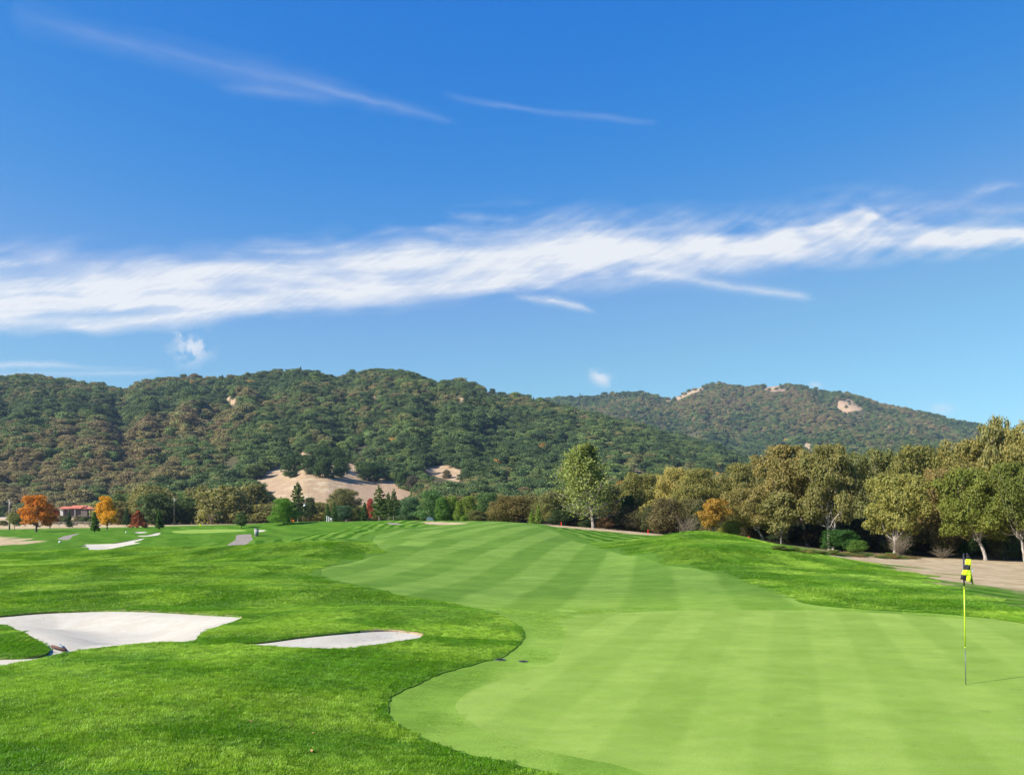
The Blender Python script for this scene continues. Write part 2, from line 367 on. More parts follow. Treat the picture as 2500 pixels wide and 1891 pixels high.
# ---- turf materials
def turf(name, cols3, stripe=None, edge=0, collar=None, spots=None, blend=None, mott=.16, fine=60.0, bumpd=.02, bstr=.5, stripe_amt=.25, dirty=True, seams=False):
    g = G(name); p = g.pos()
    dy = g.attr('dry').outputs['Fac']
    n1 = g.noise(g.mapping(p, (1, 1, .3)), .55, 4, .6); n2 = g.noise(p, 4.0, 4, .65); n3 = g.noise(p, fine, 3, .7)
    c = g.mix(g.ramp(n1, .38, .64), cols3[0], cols3[1])
    c = g.mix(g.math('MULTIPLY', g.ramp(n2, .45, .75), .5), c, cols3[2])
    if collar: c = g.mix(g.ramp(g.attr('dgreen').outputs['Fac'], -6.5, -1.5), c, g.mix(g.ramp(n1, .4, .6), collar, [v*1.1 for v in collar]))
    if spots: c = g.mix(g.math('MULTIPLY', g.ramp(g.noise(p, 3.1, 1, .4), .70, .76), .35), c, spots)
    if mott: fm_ = g.ramp(g.noise(g.mapping(p, (1, 1.6, 1)), 1.3, 5, .65), .3, .7, 1-mott, 1+mott); cmm = g.n('ShaderNodeCombineColor'); [g.set(cmm.inputs[i], fm_) for i in range(3)]; c = g.mix(1.0, c, cmm.outputs[0], 'MULTIPLY')
    f = g.ramp(n3, .2, .8, .72, 1.25)
    cm = g.n('ShaderNodeCombineColor'); [g.set(cm.inputs[i], f) for i in range(3)]
    c = g.mix(1.0, c, cm.outputs[0], 'MULTIPLY')
    if stripe:
        for (dx, per, ph, amt, wob_) in stripe:
            sp = g.n('ShaderNodeSeparateXYZ'); g.set(sp.inputs[0], p)
            L = math.hypot(1, dx)
            s = g.math('SUBTRACT', g.math('MULTIPLY', sp.outputs[0], 1/L), g.math('MULTIPLY', sp.outputs[1], dx/L))
            if wob_:
                w = g.noise(p, wob_[0], 2, .5); s = g.math('ADD', s, g.math('MULTIPLY', g.math('SUBTRACT', w, .5), wob_[1]))
            cs = g.math('COSINE', g.math('MULTIPLY', g.math('SUBTRACT', s, ph), 2*PI/per))
            f = g.ramp(cs, -.35, .35, 1+amt, 1-amt)
            nn = g.ramp(g.noise(p, .12, 2), .3, .7, .35, 1.0)
            f = g.math('ADD', 1.0, g.math('MULTIPLY', g.math('SUBTRACT', f, 1.0), nn))
            cm = g.n('ShaderNodeCombineColor')
            g.set(cm.inputs[0], g.math('POWER', f, 1.5)); g.set(cm.inputs[1], f); g.set(cm.inputs[2], g.math('POWER', f, 1.9))
            c = g.mix(1.0, c, cm.outputs[0], 'MULTIPLY')
    if blend:
        sx2 = g.n('ShaderNodeSeparateXYZ'); g.set(sx2.inputs[0], p)
        c = g.mix(g.math('MULTIPLY', g.math('MULTIPLY', g.ramp(g.math('ADD', g.attr('dfair').outputs['Fac'], g.math('MULTIPLY', g.math('SUBTRACT', n2, .5), 1.5)), -3.2, .3), .75), g.ramp(sx2.outputs[1], 26, 40)), c, blend)
    if edge:
        sxyz = g.n('ShaderNodeSeparateXYZ'); g.set(sxyz.inputs[0], p); yy = sxyz.outputs[1]
        dd = g.math('ADD', g.attr('dfair').outputs['Fac'], g.math('MULTIPLY', g.math('SUBTRACT', g.noise(p, .12, 2), .5), 3.0))
        cs = g.math('COSINE', g.math('MULTIPLY', dd, 2*PI/1.35)); fade = g.math('MULTIPLY', g.ramp(dd, -14.5, -6.0), g.ramp(dd, -.8, -2.2)); fade = g.math('MULTIPLY', fade, g.ramp(yy, 24, 34))
        f = g.math('ADD', 1.0, g.math('MULTIPLY', g.math('MULTIPLY', g.ramp(cs, -.3, .5, 1, -1), fade), edge)); cm = g.n('ShaderNodeCombineColor')
        g.set(cm.inputs[0], g.math('POWER', f, 1.7)); g.set(cm.inputs[1], f); g.set(cm.inputs[2], g.math('POWER', f, 2.4)); c = g.mix(1.0, c, cm.outputs[0], 'MULTIPLY')
    straw = g.mix(n3, (.42, .30, .185), (.62, .475, .32)); straw = g.mix(g.ramp(n1, .42, .60), straw, (.37, .25, .155)); straw = g.mix(g.ramp(n2, .4, .7), straw, (.42, .35, .17))
    c = g.mix(g.ramp(g.math('ADD', dy, g.math('MULTIPLY', g.math('SUBTRACT', n2, .5), .5)), .25, .75), c, straw)
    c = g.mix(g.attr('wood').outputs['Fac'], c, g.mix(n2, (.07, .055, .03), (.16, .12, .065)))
    hgt = g.math('ADD', g.math('MULTIPLY', n3, 1.0), g.math('MULTIPLY', n2, .8))
    b = g.bump(hgt, bstr, bumpd)
    return g.done(g.pr(c, .9, .03, b))
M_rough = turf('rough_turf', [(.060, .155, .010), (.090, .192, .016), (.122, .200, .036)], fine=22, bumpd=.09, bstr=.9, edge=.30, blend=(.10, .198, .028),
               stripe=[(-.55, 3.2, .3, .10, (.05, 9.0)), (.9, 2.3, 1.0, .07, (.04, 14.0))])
M_fair = turf('fairway_turf', [(.098, .184, .026), (.118, .207, .031), (.138, .217, .045)], stripe=[(.163, 3.5, -7.18, .15, (.3, .35)), (-2.2, 3.1, .4, .04, (.2, .9))], collar=(.145, .240, .034), mott=.10, fine=40, bumpd=.012, bstr=.4)
M_green = turf('green_turf', [(.175, .268, .042), (.206, .300, .053), (.222, .296, .070)], stripe=[(.314, 1.7, .0, .062, (.3, .14))], spots=(.12, .19, .03), mott=.06, fine=70, bumpd=.006, bstr=.3)
g = G('bunker_sand'); p = g.pos(); n = g.noise(p, 3, 4); n2 = g.noise(p, 60, 3); n3 = g.noise(g.mapping(p, (9, 2, 1), (0, 0, .5)), 3, 3)
M_sand = g.done(g.pr(g.mix(g.ramp(n, .35, .7), (.42, .375, .30), (.455, .42, .35)), .95, .1, g.bump(g.math('ADD', g.math('MULTIPLY', n3, .6), g.math('MULTIPLY', n2, .25)), .32, .03)))
M_path = simple('path_concrete', (.22, .185, .15), .9, .2, .12, 2.0)
struct = lambda nm, me, lab=None: tag(link(nm, me), lab, None, None, 'structure')
bseg = [s for k in range(6) for s in segs[names[k]]]
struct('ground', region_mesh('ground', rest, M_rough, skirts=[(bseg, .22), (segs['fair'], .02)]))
struct('fairway', region_mesh('fairway', regions['fair'], M_fair, zoff=-.012))
struct('putting_green', region_mesh('putting_green', regions['green'], M_green, zoff=-.012))
struct('putting_green', region_mesh('putting_green', regions['fgreen'], M_green, zoff=0))
for k in range(6):
    struct('sand_bunker', region_mesh('sand_bunker', regions['b%d' % k], M_sand, sand=k))
for k in range(3):
    struct('path', region_mesh('path', regions['p%d' % k], M_path, zoff=.0))

# ------------------------------------------------------------------ hills
BODIES = [  # crest points (column, row), distance of the crest, depth of the front slope, depth of the back slope
 dict(p=[(-900, 990), (-300, 935), (0, 930), (60, 922), (120, 929), (200, 938), (300, 958), (345, 940), (400, 930), (470, 928), (520, 932), (560, 926), (640, 914), (710, 908), (760, 913), (820, 928), (890, 914), (940, 908), (990, 911), (1030, 924), (1060, 944), (1090, 938), (1130, 934), (1200, 954), (1280, 980), (1350, 995), (1450, 1012), (1550, 1042), (1650, 1068), (1750, 1098), (1850, 1135), (1980, 1190), (2150, 1268)], Y=1150, wf=760, wb=500),
 dict(p=[(-900, 1100), (-300, 1085), (0, 1072), (100, 1068), (200, 1074), (270, 1088), (350, 1112), (430, 1150), (520, 1200), (640, 1268)], Y=760, wf=290, wb=140),
 dict(p=[(200, 1268), (285, 1181), (348, 1153), (430, 1100), (522, 1042), (600, 1010), (700, 1000), (800, 1015), (860, 1060), (940, 1130), (1050, 1268)], Y=840, wf=430, wb=170),
 dict(p=[(520, 1268), (600, 1190), (640, 1168), (690, 1146), (740, 1120), (800, 1120), (850, 1136), (900, 1160), (960, 1184), (1000, 1196), (1060, 1222), (1130, 1268)], Y=560, wf=170, wb=110),
 dict(p=[(1000, 1268), (1120, 1190), (1250, 1130), (1400, 1110), (1500, 1118), (1600, 1140), (1750, 1180), (1900, 1268)], Y=760, wf=330, wb=150),
 dict(p=[(1150, 1010), (1280, 980), (1380, 971), (1450, 968), (1560, 958), (1640, 974), (1690, 950), (1720, 940), (1760, 937), (1830, 947), (1900, 939), (1960, 942), (2000, 954), (2080, 963), (2150, 986), (2250, 1006), (2330, 1026), (2390, 1036), (2500, 1085), (2700, 1150), (3300, 1268)], Y=2500, wf=1350, wb=700),
 dict(p=[(1500, 1268), (1700, 1110), (1900, 1080), (2050, 1055), (2250, 1070), (2450, 1100), (2800, 1200), (3100, 1268)], Y=1750, wf=600, wb=300)]
def hill_z(x, Y):
    x = np.asarray(x, float); Y = np.asarray(Y, float)
    sx = CX+F*x/Y; z = np.zeros_like(Y)+np.clip((Y-300)/400, 0, 1)*4
    flat = 1-(1-sstep(440, 640, Y))*(1-sstep(260, 420, sx))
    for bi, b in enumerate(BODIES):
        px = [q[0] for q in b['p']]; pr = [q[1] for q in b['p']]
        row = np.interp(sx+14*(vnoise(sx/60, 0*sx+bi*9, 3)-.5), px, pr)
        zc = H+(YH-row)*b['Y']/F-2
        zc = np.where(row >= 1266, 0, zc)
        t = np.clip((Y-(b['Y']-b['wf']))/b['wf'], 0, 1)
        pf = .55*t+.45*t*t*(3-2*t)
        sw = sx+150*(vnoise(sx/260, Y/230, 4+bi)-.5)+(Y-b['Y'])*.12
        ridg = .75*np.sqrt((2*vnoise(sw/105, Y/(b['wf']*1.1)+bi*3, 8+bi)-1)**2+.03)+.25*(2*vnoise(sw/40, Y/110, 2+bi)-1)**2
        ridg = np.clip(1-ridg, 0, 1)
        amp = .25 if bi in (0, 5, 6) else .13
        if bi == 3: amp = .03
        pf = pf*(1-amp*(1-ridg)*np.clip(1-t**4, 0, 1)*np.clip(t*4, 0, 1))
        u = np.clip((Y-b['Y'])/b['wb'], 0, 1); pb = 1-u*u*(3-2*u)
        zz = zc*np.where(Y < b['Y'], pf, pb)*flat
        k = 6.0
        z = np.where(zz > 0.01, np.maximum(z, zz)+np.where(np.abs(z-zz) < k, (k-np.abs(z-zz))**2/(4*k), 0)*np.clip(zz/20, 0, 1), z)
    return z
def land_z(x, Y):
    g0 = ground_z(x, np.minimum(Y, 345)); h0 = hill_z(x, np.maximum(Y, 300))
    return np.where(Y < 300, g0, np.maximum(h0+g0*0, g0*(Y < 345)))
hc = np.concatenate([np.linspace(-1500, -150, 40)[:-1], np.linspace(-150, 2650, 420), np.linspace(2650, 4200, 40)[1:]])
hr = np.exp(np.linspace(math.log(300), math.log(3400), 260))
HC, HR = np.meshgrid(hc, hr, indexing='ij'); HX = (HC-CX)*HR/F; HZ = hill_z(HX, HR)
HPY = YH-(HZ-H)*F/HR
TANS = [[(640, 1150), (700, 1128), (760, 1112), (850, 1128), (900, 1160), (970, 1178), (1010, 1198), (1000, 1240), (900, 1262), (740, 1262), (690, 1228), (650, 1190), (625, 1172)],
        [(1033, 1142), (1060, 1138), (1090, 1135), (1125, 1142), (1122, 1178), (1100, 1172), (1070, 1165), (1048, 1155)],
        [(1515, 1142), (1580, 1140), (1600, 1150), (1520, 1150)],
        [(1628, 972), (1700, 948), (1716, 940), (1718, 950), (1690, 962), (1650, 978), (1625, 980)],
        [(1862, 948), (1880, 938), (1920, 942), (1918, 954), (1880, 955)],
        [(2042, 978), (2070, 972), (2100, 990), (2108, 1000), (2078, 1000), (2060, 1006), (2048, 996)],
        [(1963, 1082), (1978, 1082), (1982, 1096), (1970, 1100)],
        [(898, 928), (908, 930), (906, 936), (900, 934)], [(948, 930), (975, 934), (972, 940), (950, 937)], [(905, 962), (925, 966), (922, 974), (906, 970)],
        [(545, 975), (560, 968), (580, 980), (570, 988)], [(1100, 966), (1130, 972), (1155, 978), (1150, 984), (1110, 976)],
        [(1180, 954), (1240, 957), (1238, 961), (1182, 960)], [(735, 1098), (775, 1112), (770, 1122), (738, 1112)]]
def pin_poly(poly, x, y):
    poly = np.array(poly, float); A = poly; B = np.roll(poly, -1, 0); c = np.zeros(x.shape, int)
    for (ax, ay), (bx, by) in zip(A, B):
        c += ((ay > y) != (by > y)) & (x < (bx-ax)*(y-ay)/((by-ay) if by != ay else 1e-9)+ax)
    return c % 2 == 1
def is_tan(sx, sy, Y):
    t = np.zeros(sx.shape, bool)
    for i, p in enumerate(TANS):
        ok = (Y < 700) if i == 0 else ((Y > 1300) if i in (3, 4, 5, 6) else ((Y < 1300) & (Y > (430 if i == 1 else 600))))
        t |= pin_poly(p, sx, sy) & ok
    return t
tanA = is_tan(HC, HPY, HR).astype(float)
pd = np.pad(tanA, 1, mode='edge'); tanA = (pd[:-2, 1:-1]+pd[2:, 1:-1]+pd[1:-1, :-2]+pd[1:-1, 2:]+2*tanA)/6
tanA = np.maximum(tanA, ((HR < 470) & (HC < 250))*1.0)
Ih = np.arange(HX.size).reshape(HX.shape)
g = G('hill_ground'); p = g.pos(); n = g.noise(p, .25, 5, .7); n2 = g.noise(p, .02, 3)
tn = g.mix(n, (.24, .160, .092), (.37, .265, .160)); tn = g.mix(g.ramp(g.noise(g.mapping(p, (1, 1, 3)), .09, 4, .7), .48, .62), tn, (.40, .31, .20)); tn = g.mix(g.ramp(n2, .4, .65), tn, (.33, .225, .140))
dk = g.mix(n, (.04, .045, .02), (.09, .075, .035))
M_hill = g.done(g.pr(g.mix(g.ramp(g.attr('tan').outputs['Fac'], .3, .6), dk, tn), .95, .1, g.bump(n, .6, 1.5)))
struct('hills', mesh_np('hills', np.stack([HX, HR, HZ], -1).reshape(-1, 3), None, M_hill, {'tan': tanA.ravel()},
       quads=np.stack([Ih[:-1, :-1], Ih[1:, :-1], Ih[1:, 1:], Ih[:-1, 1:]], -1).reshape(-1, 4)))
# the plain everything stands on, out to the horizon
bm = bmesh.new(); bmesh.ops.create_circle(bm, cap_ends=True, segments=64, radius=5200)
me = bpy.data.meshes.new('plain'); bm.to_mesh(me); bm.free(); me.materials.append(M_hill)
o = struct('terrain', me); o.location = (0, 0, -2.6)

# ------------------------------------------------------------------ vegetation materials
def leaf_mat(name, source, trans=.48, rough=.6, spec=.25, hue=.25):
    """source: 'object' (object colour) or 'instancer' (tint carried by the instance)"""
    g = G(name)
    if source == 'object': base = g.n('ShaderNodeObjectInfo').outputs['Color']
    elif source == 'instancer': base = g.attr('tint', 'INSTANCER').outputs['Color']
    else: base = source
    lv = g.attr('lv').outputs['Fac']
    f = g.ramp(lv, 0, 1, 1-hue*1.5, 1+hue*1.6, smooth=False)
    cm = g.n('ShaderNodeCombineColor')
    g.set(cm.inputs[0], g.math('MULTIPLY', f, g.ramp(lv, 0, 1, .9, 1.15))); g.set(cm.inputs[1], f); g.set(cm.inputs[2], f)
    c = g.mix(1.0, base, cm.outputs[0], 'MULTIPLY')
    a = g.pr(c, rough, spec)
    tr = g.n('ShaderNodeBsdfTranslucent'); g.set(tr.inputs[0], g.mix(1.0, c, (1.0, 1.05, .6), 'MULTIPLY'))
    mx = g.n('ShaderNodeMixShader'); mx.inputs[0].default_value = trans
    g.t.links.new(a, mx.inputs[1]); g.t.links.new(tr.outputs[0], mx.inputs[2])
    return g.done(mx.outputs[0])
M_leaf = leaf_mat('foliage', 'object')
M_leaf_far = leaf_mat('far_foliage', 'instancer', trans=.15, hue=.22)
def bark(name, c1, c2):
    g = G(name); p = g.pos(); n = g.noise(g.mapping(p, (3, 3, .8)), 3, 5, .7)
    return g.done(g.pr(g.mix(g.ramp(n, .35, .65), c1, c2), .9, .15, g.bump(n, .7, .05)))
M_bark = bark('grey_bark', (.10, .085, .07), (.27, .24, .21))
M_pale = bark('pale_bark', (.22, .18, .15), (.42, .37, .32))
M_dark = bark('dark_bark', (.035, .028, .022), (.08, .065, .05))
M_twig = bark('bare_twigs', (.12, .09, .06), (.24, .19, .14))

def tube(path, radii, sides=6):
    path = np.asarray(path, float); n = len(path); V = []; Q = []
    for i in range(n):
        t = path[min(i+1, n-1)]-path[max(i-1, 0)]; t = t/(np.linalg.norm(t)+1e-9)
        a = np.cross(t, (.3, .9, .1)); a /= np.linalg.norm(a)+1e-9; b = np.cross(t, a)
        for k in range(sides):
            an = 2*PI*k/sides; V.append(path[i]+radii[i]*(math.cos(an)*a+math.sin(an)*b))
    for i in range(n-1):
        for k in range(sides): Q.append([i*sides+k, i*sides+(k+1) % sides, (i+1)*sides+(k+1) % sides, (i+1)*sides+k])
    return np.array(V), np.array(Q)
class Geo:
    def __init__(s): s.V = []; s.Q = []; s.L = []; s.n = 0
    def add(s, V, Q, lv=None):
        s.V.append(V); s.Q.append(np.asarray(Q)+s.n); s.n += len(V); s.L.append(np.zeros(len(V)) if lv is None else lv)
    def tube(s, p, r, sides=6): V, Q = tube(p, r, sides); s.add(V, Q)
    def mesh(s, name, mat, smooth=True):
        return mesh_np(name, np.vstack(s.V), None, mat, {'lv': np.concatenate(s.L)}, smooth=smooth, quads=np.vstack(s.Q))
def leaves(geo, C, N, size, r, aspect=1.6, spread=.9, lvbase=None):
    """one four-cornered leaf spray at every point of C, roughly facing N"""
    n = len(C); N = N+spread*r.normal(size=(n, 3)); N /= np.linalg.norm(N, axis=1)[:, None]+1e-9
    U = np.cross(N, r.normal(size=(n, 3))); U /= np.linalg.norm(U, axis=1)[:, None]+1e-9; Wv = np.cross(N, U)
    sz = (size*r.uniform(.55, 1.35, n))[:, None]
    U = U*sz*aspect*.5; Wv = Wv*sz*.5
    bend = N*sz*.22
    V = np.stack([C-U, C-Wv*.9+bend, C+U, C+Wv*1.1+bend], 1).reshape(-1, 3)
    lv = r.random(n) if lvbase is None else np.clip(lvbase+.35*(r.random(n)-.5), 0, 1)
    geo.add(V, np.arange(4*n).reshape(n, 4), np.repeat(lv, 4))
def n3(P_, s, r0=3):
    r = np.random.default_rng(r0); v = 0
    for i in range(5):
        d = r.normal(size=3); d /= np.linalg.norm(d); v = v+np.sin(P_@d*s*(1+.35*i)+r.random()*6.28)
    return v/5
def sphere_dirs(n, r, zmin=-1.0):
    z = r.uniform(zmin, 1, n); a = r.uniform(0, 2*PI, n); q = np.sqrt(1-z*z)
    return np.stack([q*np.cos(a), q*np.sin(a), z], 1)
def limb(p0, p1, r, wig=.06, n=7, sag=.0):
    p0 = np.array(p0, float); p1 = np.array(p1, float); t = np.linspace(0, 1, n)[:, None]
    L = np.linalg.norm(p1-p0); w = np.cumsum(r.normal(size=(n, 3))*wig*L/n*1.6, 0); w -= w[0]; 
    q = p0+(p1-p0)*t+w*(t*(1-t)*4)**.5; q[:, 2] += sag*L*np.sin(t[:, 0]*PI)
    return q
# each builder returns (trunk Geo, crown Geo or None); the tree is one metre high and roughly 'width' wide
def lobed_tree(seed, width=1.0, base=.28, nl=9, nleaf=9000, leaf=.020, trunk=.03, lean=(0, 0), gap=.25, flat=.75, fork=.3, skirt=0.0, trunks=1, limbs=True, lobe=.20, top=1.0, zpow=1.0):
    r = np.random.default_rng(seed); T = Geo(); C = Geo(); lob = []
    hw = width/2
    for i in range(nl):
        zf = ((i+.5)/nl)**zpow; z = base+(top-base)*zf
        env = math.sin(min(1, .25+.75*zf)*PI*.96)**.55 if not skirt else math.sin((.42+.56*zf)*PI)**.6
        a = i*2.399+r.uniform(-.5, .5); rr = hw*env*r.uniform(.35, .72)
        R = lobe*r.uniform(.75, 1.25)*(1.15 if zf < .7 else .9)
        z = min(z, top-R*flat)
        lob.append((np.array([rr*math.cos(a)+lean[0]*z, rr*math.sin(a)+lean[1]*z, max(z, R*flat*.9+.02 if skirt else z)]), np.array([R*1.15, R*1.15, R*flat])))
    lob.append((np.array([lean[0]*.7, lean[1]*.7, (base+top)/2+.03]), np.array([hw*.55, hw*.55, (top-base)*.42])))
    main = list(lob)
    for c, q in main[:-1]:          # ragged secondary clumps
        for d in sphere_dirs(4, r, -.4):
            k = r.uniform(.38, .62); cc_ = c+d*q*r.uniform(.75, 1.12); cc_[2] = min(cc_[2], top-q[2]*k)
            if cc_[2] > (.04 if skirt else base*.8): lob.append((cc_, q*k))
    wts = np.array([l[1][0]**2 for l in lob]); wts[len(main)-1] *= .5; wts /= wts.sum()
    which = r.choice(len(lob), nleaf*2, p=wts)
    D = sphere_dirs(nleaf*2, r, -.75); cc = np.array([l[0] for l in lob])[which]; rr = np.array([l[1] for l in lob])[which]
    rad = 1-.38*r.random(nleaf*2)**1.4+.16*n3(D*1.0+cc*9, 6, seed+1)+.22*np.maximum(0, r.normal(size=nleaf*2)-1)
    Pn = cc+D*rr*rad[:, None]; ins = np.zeros(len(Pn), bool)
    for c, q in lob: ins |= (((Pn-c)/q)**2).sum(1) < .42
    g3 = .8*n3(Pn, 26, seed+2)+.7*n3(Pn, 62, seed+5)
    keep = (~ins) & (g3 > -.62+gap) & (Pn[:, 2] > .015) & (Pn[:, 2] < 1.02); Pn = Pn[keep][:nleaf]; D = D[keep][:nleaf]; g3 = g3[keep][:nleaf]
    leaves(C, Pn, D+np.array([0, 0, .25]), leaf, r, spread=.6, lvbase=np.clip(.5+.3*g3, 0, 1))
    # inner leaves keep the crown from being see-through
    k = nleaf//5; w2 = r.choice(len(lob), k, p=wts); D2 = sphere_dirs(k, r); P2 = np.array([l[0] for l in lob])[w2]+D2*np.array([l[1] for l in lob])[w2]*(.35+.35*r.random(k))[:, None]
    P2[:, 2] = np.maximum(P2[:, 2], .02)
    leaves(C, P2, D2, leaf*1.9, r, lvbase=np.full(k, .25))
    for q in range(trunks):
        ox = (q-(trunks-1)/2)*.05; fz = base*(.75+.5*fork)
        top_ = np.array([lean[0]*fz+ox*2.2, lean[1]*fz+r.uniform(-.03, .03), fz])
        body = limb((ox, 0, -.03), top_, r, .10, 8)
        T.tube(body, np.linspace(trunk*1.35, trunk*.85, 8)*np.array([1.35, 1.1]+[1]*6), 8)
        if limbs:
            for i, (c, q_) in enumerate(main[:-1]):
                if i % trunks != q % trunks: continue
                st = body[r.integers(5, 8)]; L = limb(st, c-np.array([0, 0, .3*q_[2]]), r, .16, 8, -.05)
                r0 = trunk*r.uniform(.34, .6); T.tube(L, np.linspace(r0, r0*.25, 8), 5)
                for j in range(3):
                    e = c+sphere_dirs(1, r, -.3)[0]*q_*.85; L2 = limb(L[r.integers(3, 7)], e, r, .15, 5)
                    T.tube(L2, np.linspace(r0*.4, r0*.1, 5), 4)
    return T, C
def conifer(seed, width=.45, base=.08, nleaf=5000, leaf=.022, tiers=13, droop=.25, trunk=.022, sparse=.0, pw=.85):
    r = np.random.default_rng(seed); T = Geo(); C = Geo()
    T.tube([(0, 0, -.02), (.003, 0, .5), (0, 0, .98)], [trunk, trunk*.6, .003], 7)
    P_, D_ = [], []
    nb = tiers*6
    for i in range(nb):
        zf = (i+r.random())/nb; z = base+(1-base)*zf; R = width/2*((1-zf)**pw)*r.uniform(.65, 1.12)+.012
        a = i*2.399+r.uniform(-.4, .4); d = np.array([math.cos(a), math.sin(a), 0]); m = max(12, int(nleaf*(R*1.3)/nb/(width/4)))
        t = r.random(m)**.6; side = r.normal(size=m)*.16*R*(1.1-t)
        p = np.outer(t*R, d)+np.outer(side+0, [-d[1], d[0], 0]); p[:, 2] += z-droop*R*t+.10*R*t**3*1.6+r.normal(size=m)*.010
        P_.append(p); D_.append(np.tile(d*.4+np.array([0, 0, .8]), (m, 1)))
        T.tube([(0, 0, z), tuple(d*R*.5+np.array([0, 0, z-droop*R*.5])), tuple(d*R*.9+np.array([0, 0, z-droop*R*.9+.1*R]))], [trunk*.22, trunk*.14, trunk*.05], 3)
    P_ = np.vstack(P_); D_ = np.vstack(D_)
    if sparse: k = n3(P_, 38, seed) > -.5+sparse; P_ = P_[k]; D_ = D_[k]
    P_ = P_[P_[:, 2] > .01]; D_ = D_[:len(P_)]
    leaves(C, P_, D_, leaf, r, 1.9, .7)
    return T, C
def tall_pine(seed, nleaf=16000, leaf=.0125):
    """grey pine: pale trunk that shows through, steep rising limbs, thin needles below and a dense bright top"""
    r = np.random.default_rng(seed); T = Geo(); C = Geo()
    zt = np.linspace(-.02, .95, 14); ax = np.stack([np.interp(zt, [0, .25, .5, .7, .95], [0, -.03, -.10, -.12, -.06]), 0*zt+r.normal(size=14)*.004, zt], 1)
    T.tube(ax, np.concatenate([[.021, .017], np.linspace(.0145, .003, 12)]), 8)
    P_, D_ = [], []
    NB = 92
    for i in range(NB):
        zf = (i+.5)/NB; z = .12+.80*zf; k = np.interp(z, zt, np.arange(14)); c = ax[int(k)]*(1-k % 1)+ax[min(int(k)+1, 13)]*(k % 1)
        env = np.interp(z, [.12, .25, .38, .52, .66, .80, .92], [.30, .36, .34, .27, .185, .145, .09])*r.uniform(.6, 1.08)
        a = i*2.399+r.uniform(-.3, .3); rise = np.interp(z, [.1, .35, .7, 1], [.22, .42, .65, .7])
        e = c+np.array([math.cos(a)*env, math.sin(a)*env, env*rise]); cap = .995-1.9*((e[0]+.05)**2+e[1]**2)-r.uniform(0, .03); e[2] = min(e[2], max(cap, c[2]+.02))
        L = limb(c, e, r, .10, 7, -.05); T.tube(L, np.linspace(.0046, .0011, 7)*(1.25-.6*zf), 4)
        for j in range(6):
            s = L[r.integers(2, 7)]; e2 = s+sphere_dirs(1, r, -.1)[0]*env*.25+np.array([0, 0, .015]); T.tube([s, (s+e2)/2+r.normal(size=3)*.004, e2], [.0014, .001, .0005], 3)
        m = int(nleaf/NB*np.interp(zf, [0, .2, .45, .75, 1], [.16, .62, 1.05, 1.3, 1.4])); t = .30+.70*r.random(m)**.8
        idx = t*6; i0 = np.minimum(idx.astype(int), 5); p = L[i0]+(L[i0+1]-L[i0])*(idx-i0)[:, None]
        p = p+r.normal(size=(m, 3))*env*np.array([.15, .15, .13]); p[:, 2] = np.minimum(p[:, 2], .995)
        P_.append(p); D_.append(np.tile(np.array([math.cos(a), math.sin(a), .7]), (m, 1)))
    P_ = np.vstack(P_); leaves(C, P_, np.vstack(D_), leaf, r, 2.3, .9)
    return T, C
def bare_bush(seed, width=1.4, n=70, thick=.012, droop=.3):
    r = np.random.default_rng(seed); T = Geo()
    for i in range(n):
        a = r.uniform(0, 2*PI); R = width/2*r.uniform(.3, 1); hz = r.uniform(.35, 1)
        e = np.array([R*math.cos(a), R*math.sin(a), hz*(1-.3*droop*R)]); st = (r.normal()*.05*width, r.normal()*.05*width, 0)
        L = limb(st, e, r, .18, 8, .12*droop+.05); T.tube(L, np.linspace(thick*r.uniform(.5, 1), thick*.15, 8), 4)
        for j in range(5):
            s = L[r.integers(2, 8)]; e2 = s+sphere_dirs(1, r, -.4)[0]*.22; e2[2] = max(e2[2], .02)
            T.tube(limb(s, e2, r, .2, 4), np.linspace(thick*.35, thick*.1, 4), 3)
    return T, None
def bare_tree(seed, width=.9):
    r = np.random.default_rng(seed); T = Geo(); T.tube([(0, 0, -.02), (.01, 0, .2), (0, 0, .32)], [.035, .028, .022], 7)
    for i in range(16):
        a = i*2.399; e = np.array([width/2*math.cos(a)*r.uniform(.3, 1), width/2*math.sin(a)*r.uniform(.3, 1), r.uniform(.7, 1)])
        L = limb((0, 0, r.uniform(.16, .32)), e, r, .1, 7, .03); T.tube(L, np.linspace(.013, .003, 7), 4)
        for j in range(6):
            s = L[r.integers(2, 7)]; e2 = s+sphere_dirs(1, r, .1)[0]*.2; T.tube(limb(s, e2, r, .1, 4), [.004, .003, .002, .0015], 3)
    return T, None
def mk(builder, bm_, **k):
    T, C = builder(**k)
    return (T.mesh('trunk', bm_), C.mesh('crown', M_leaf, smooth=False) if C else None)
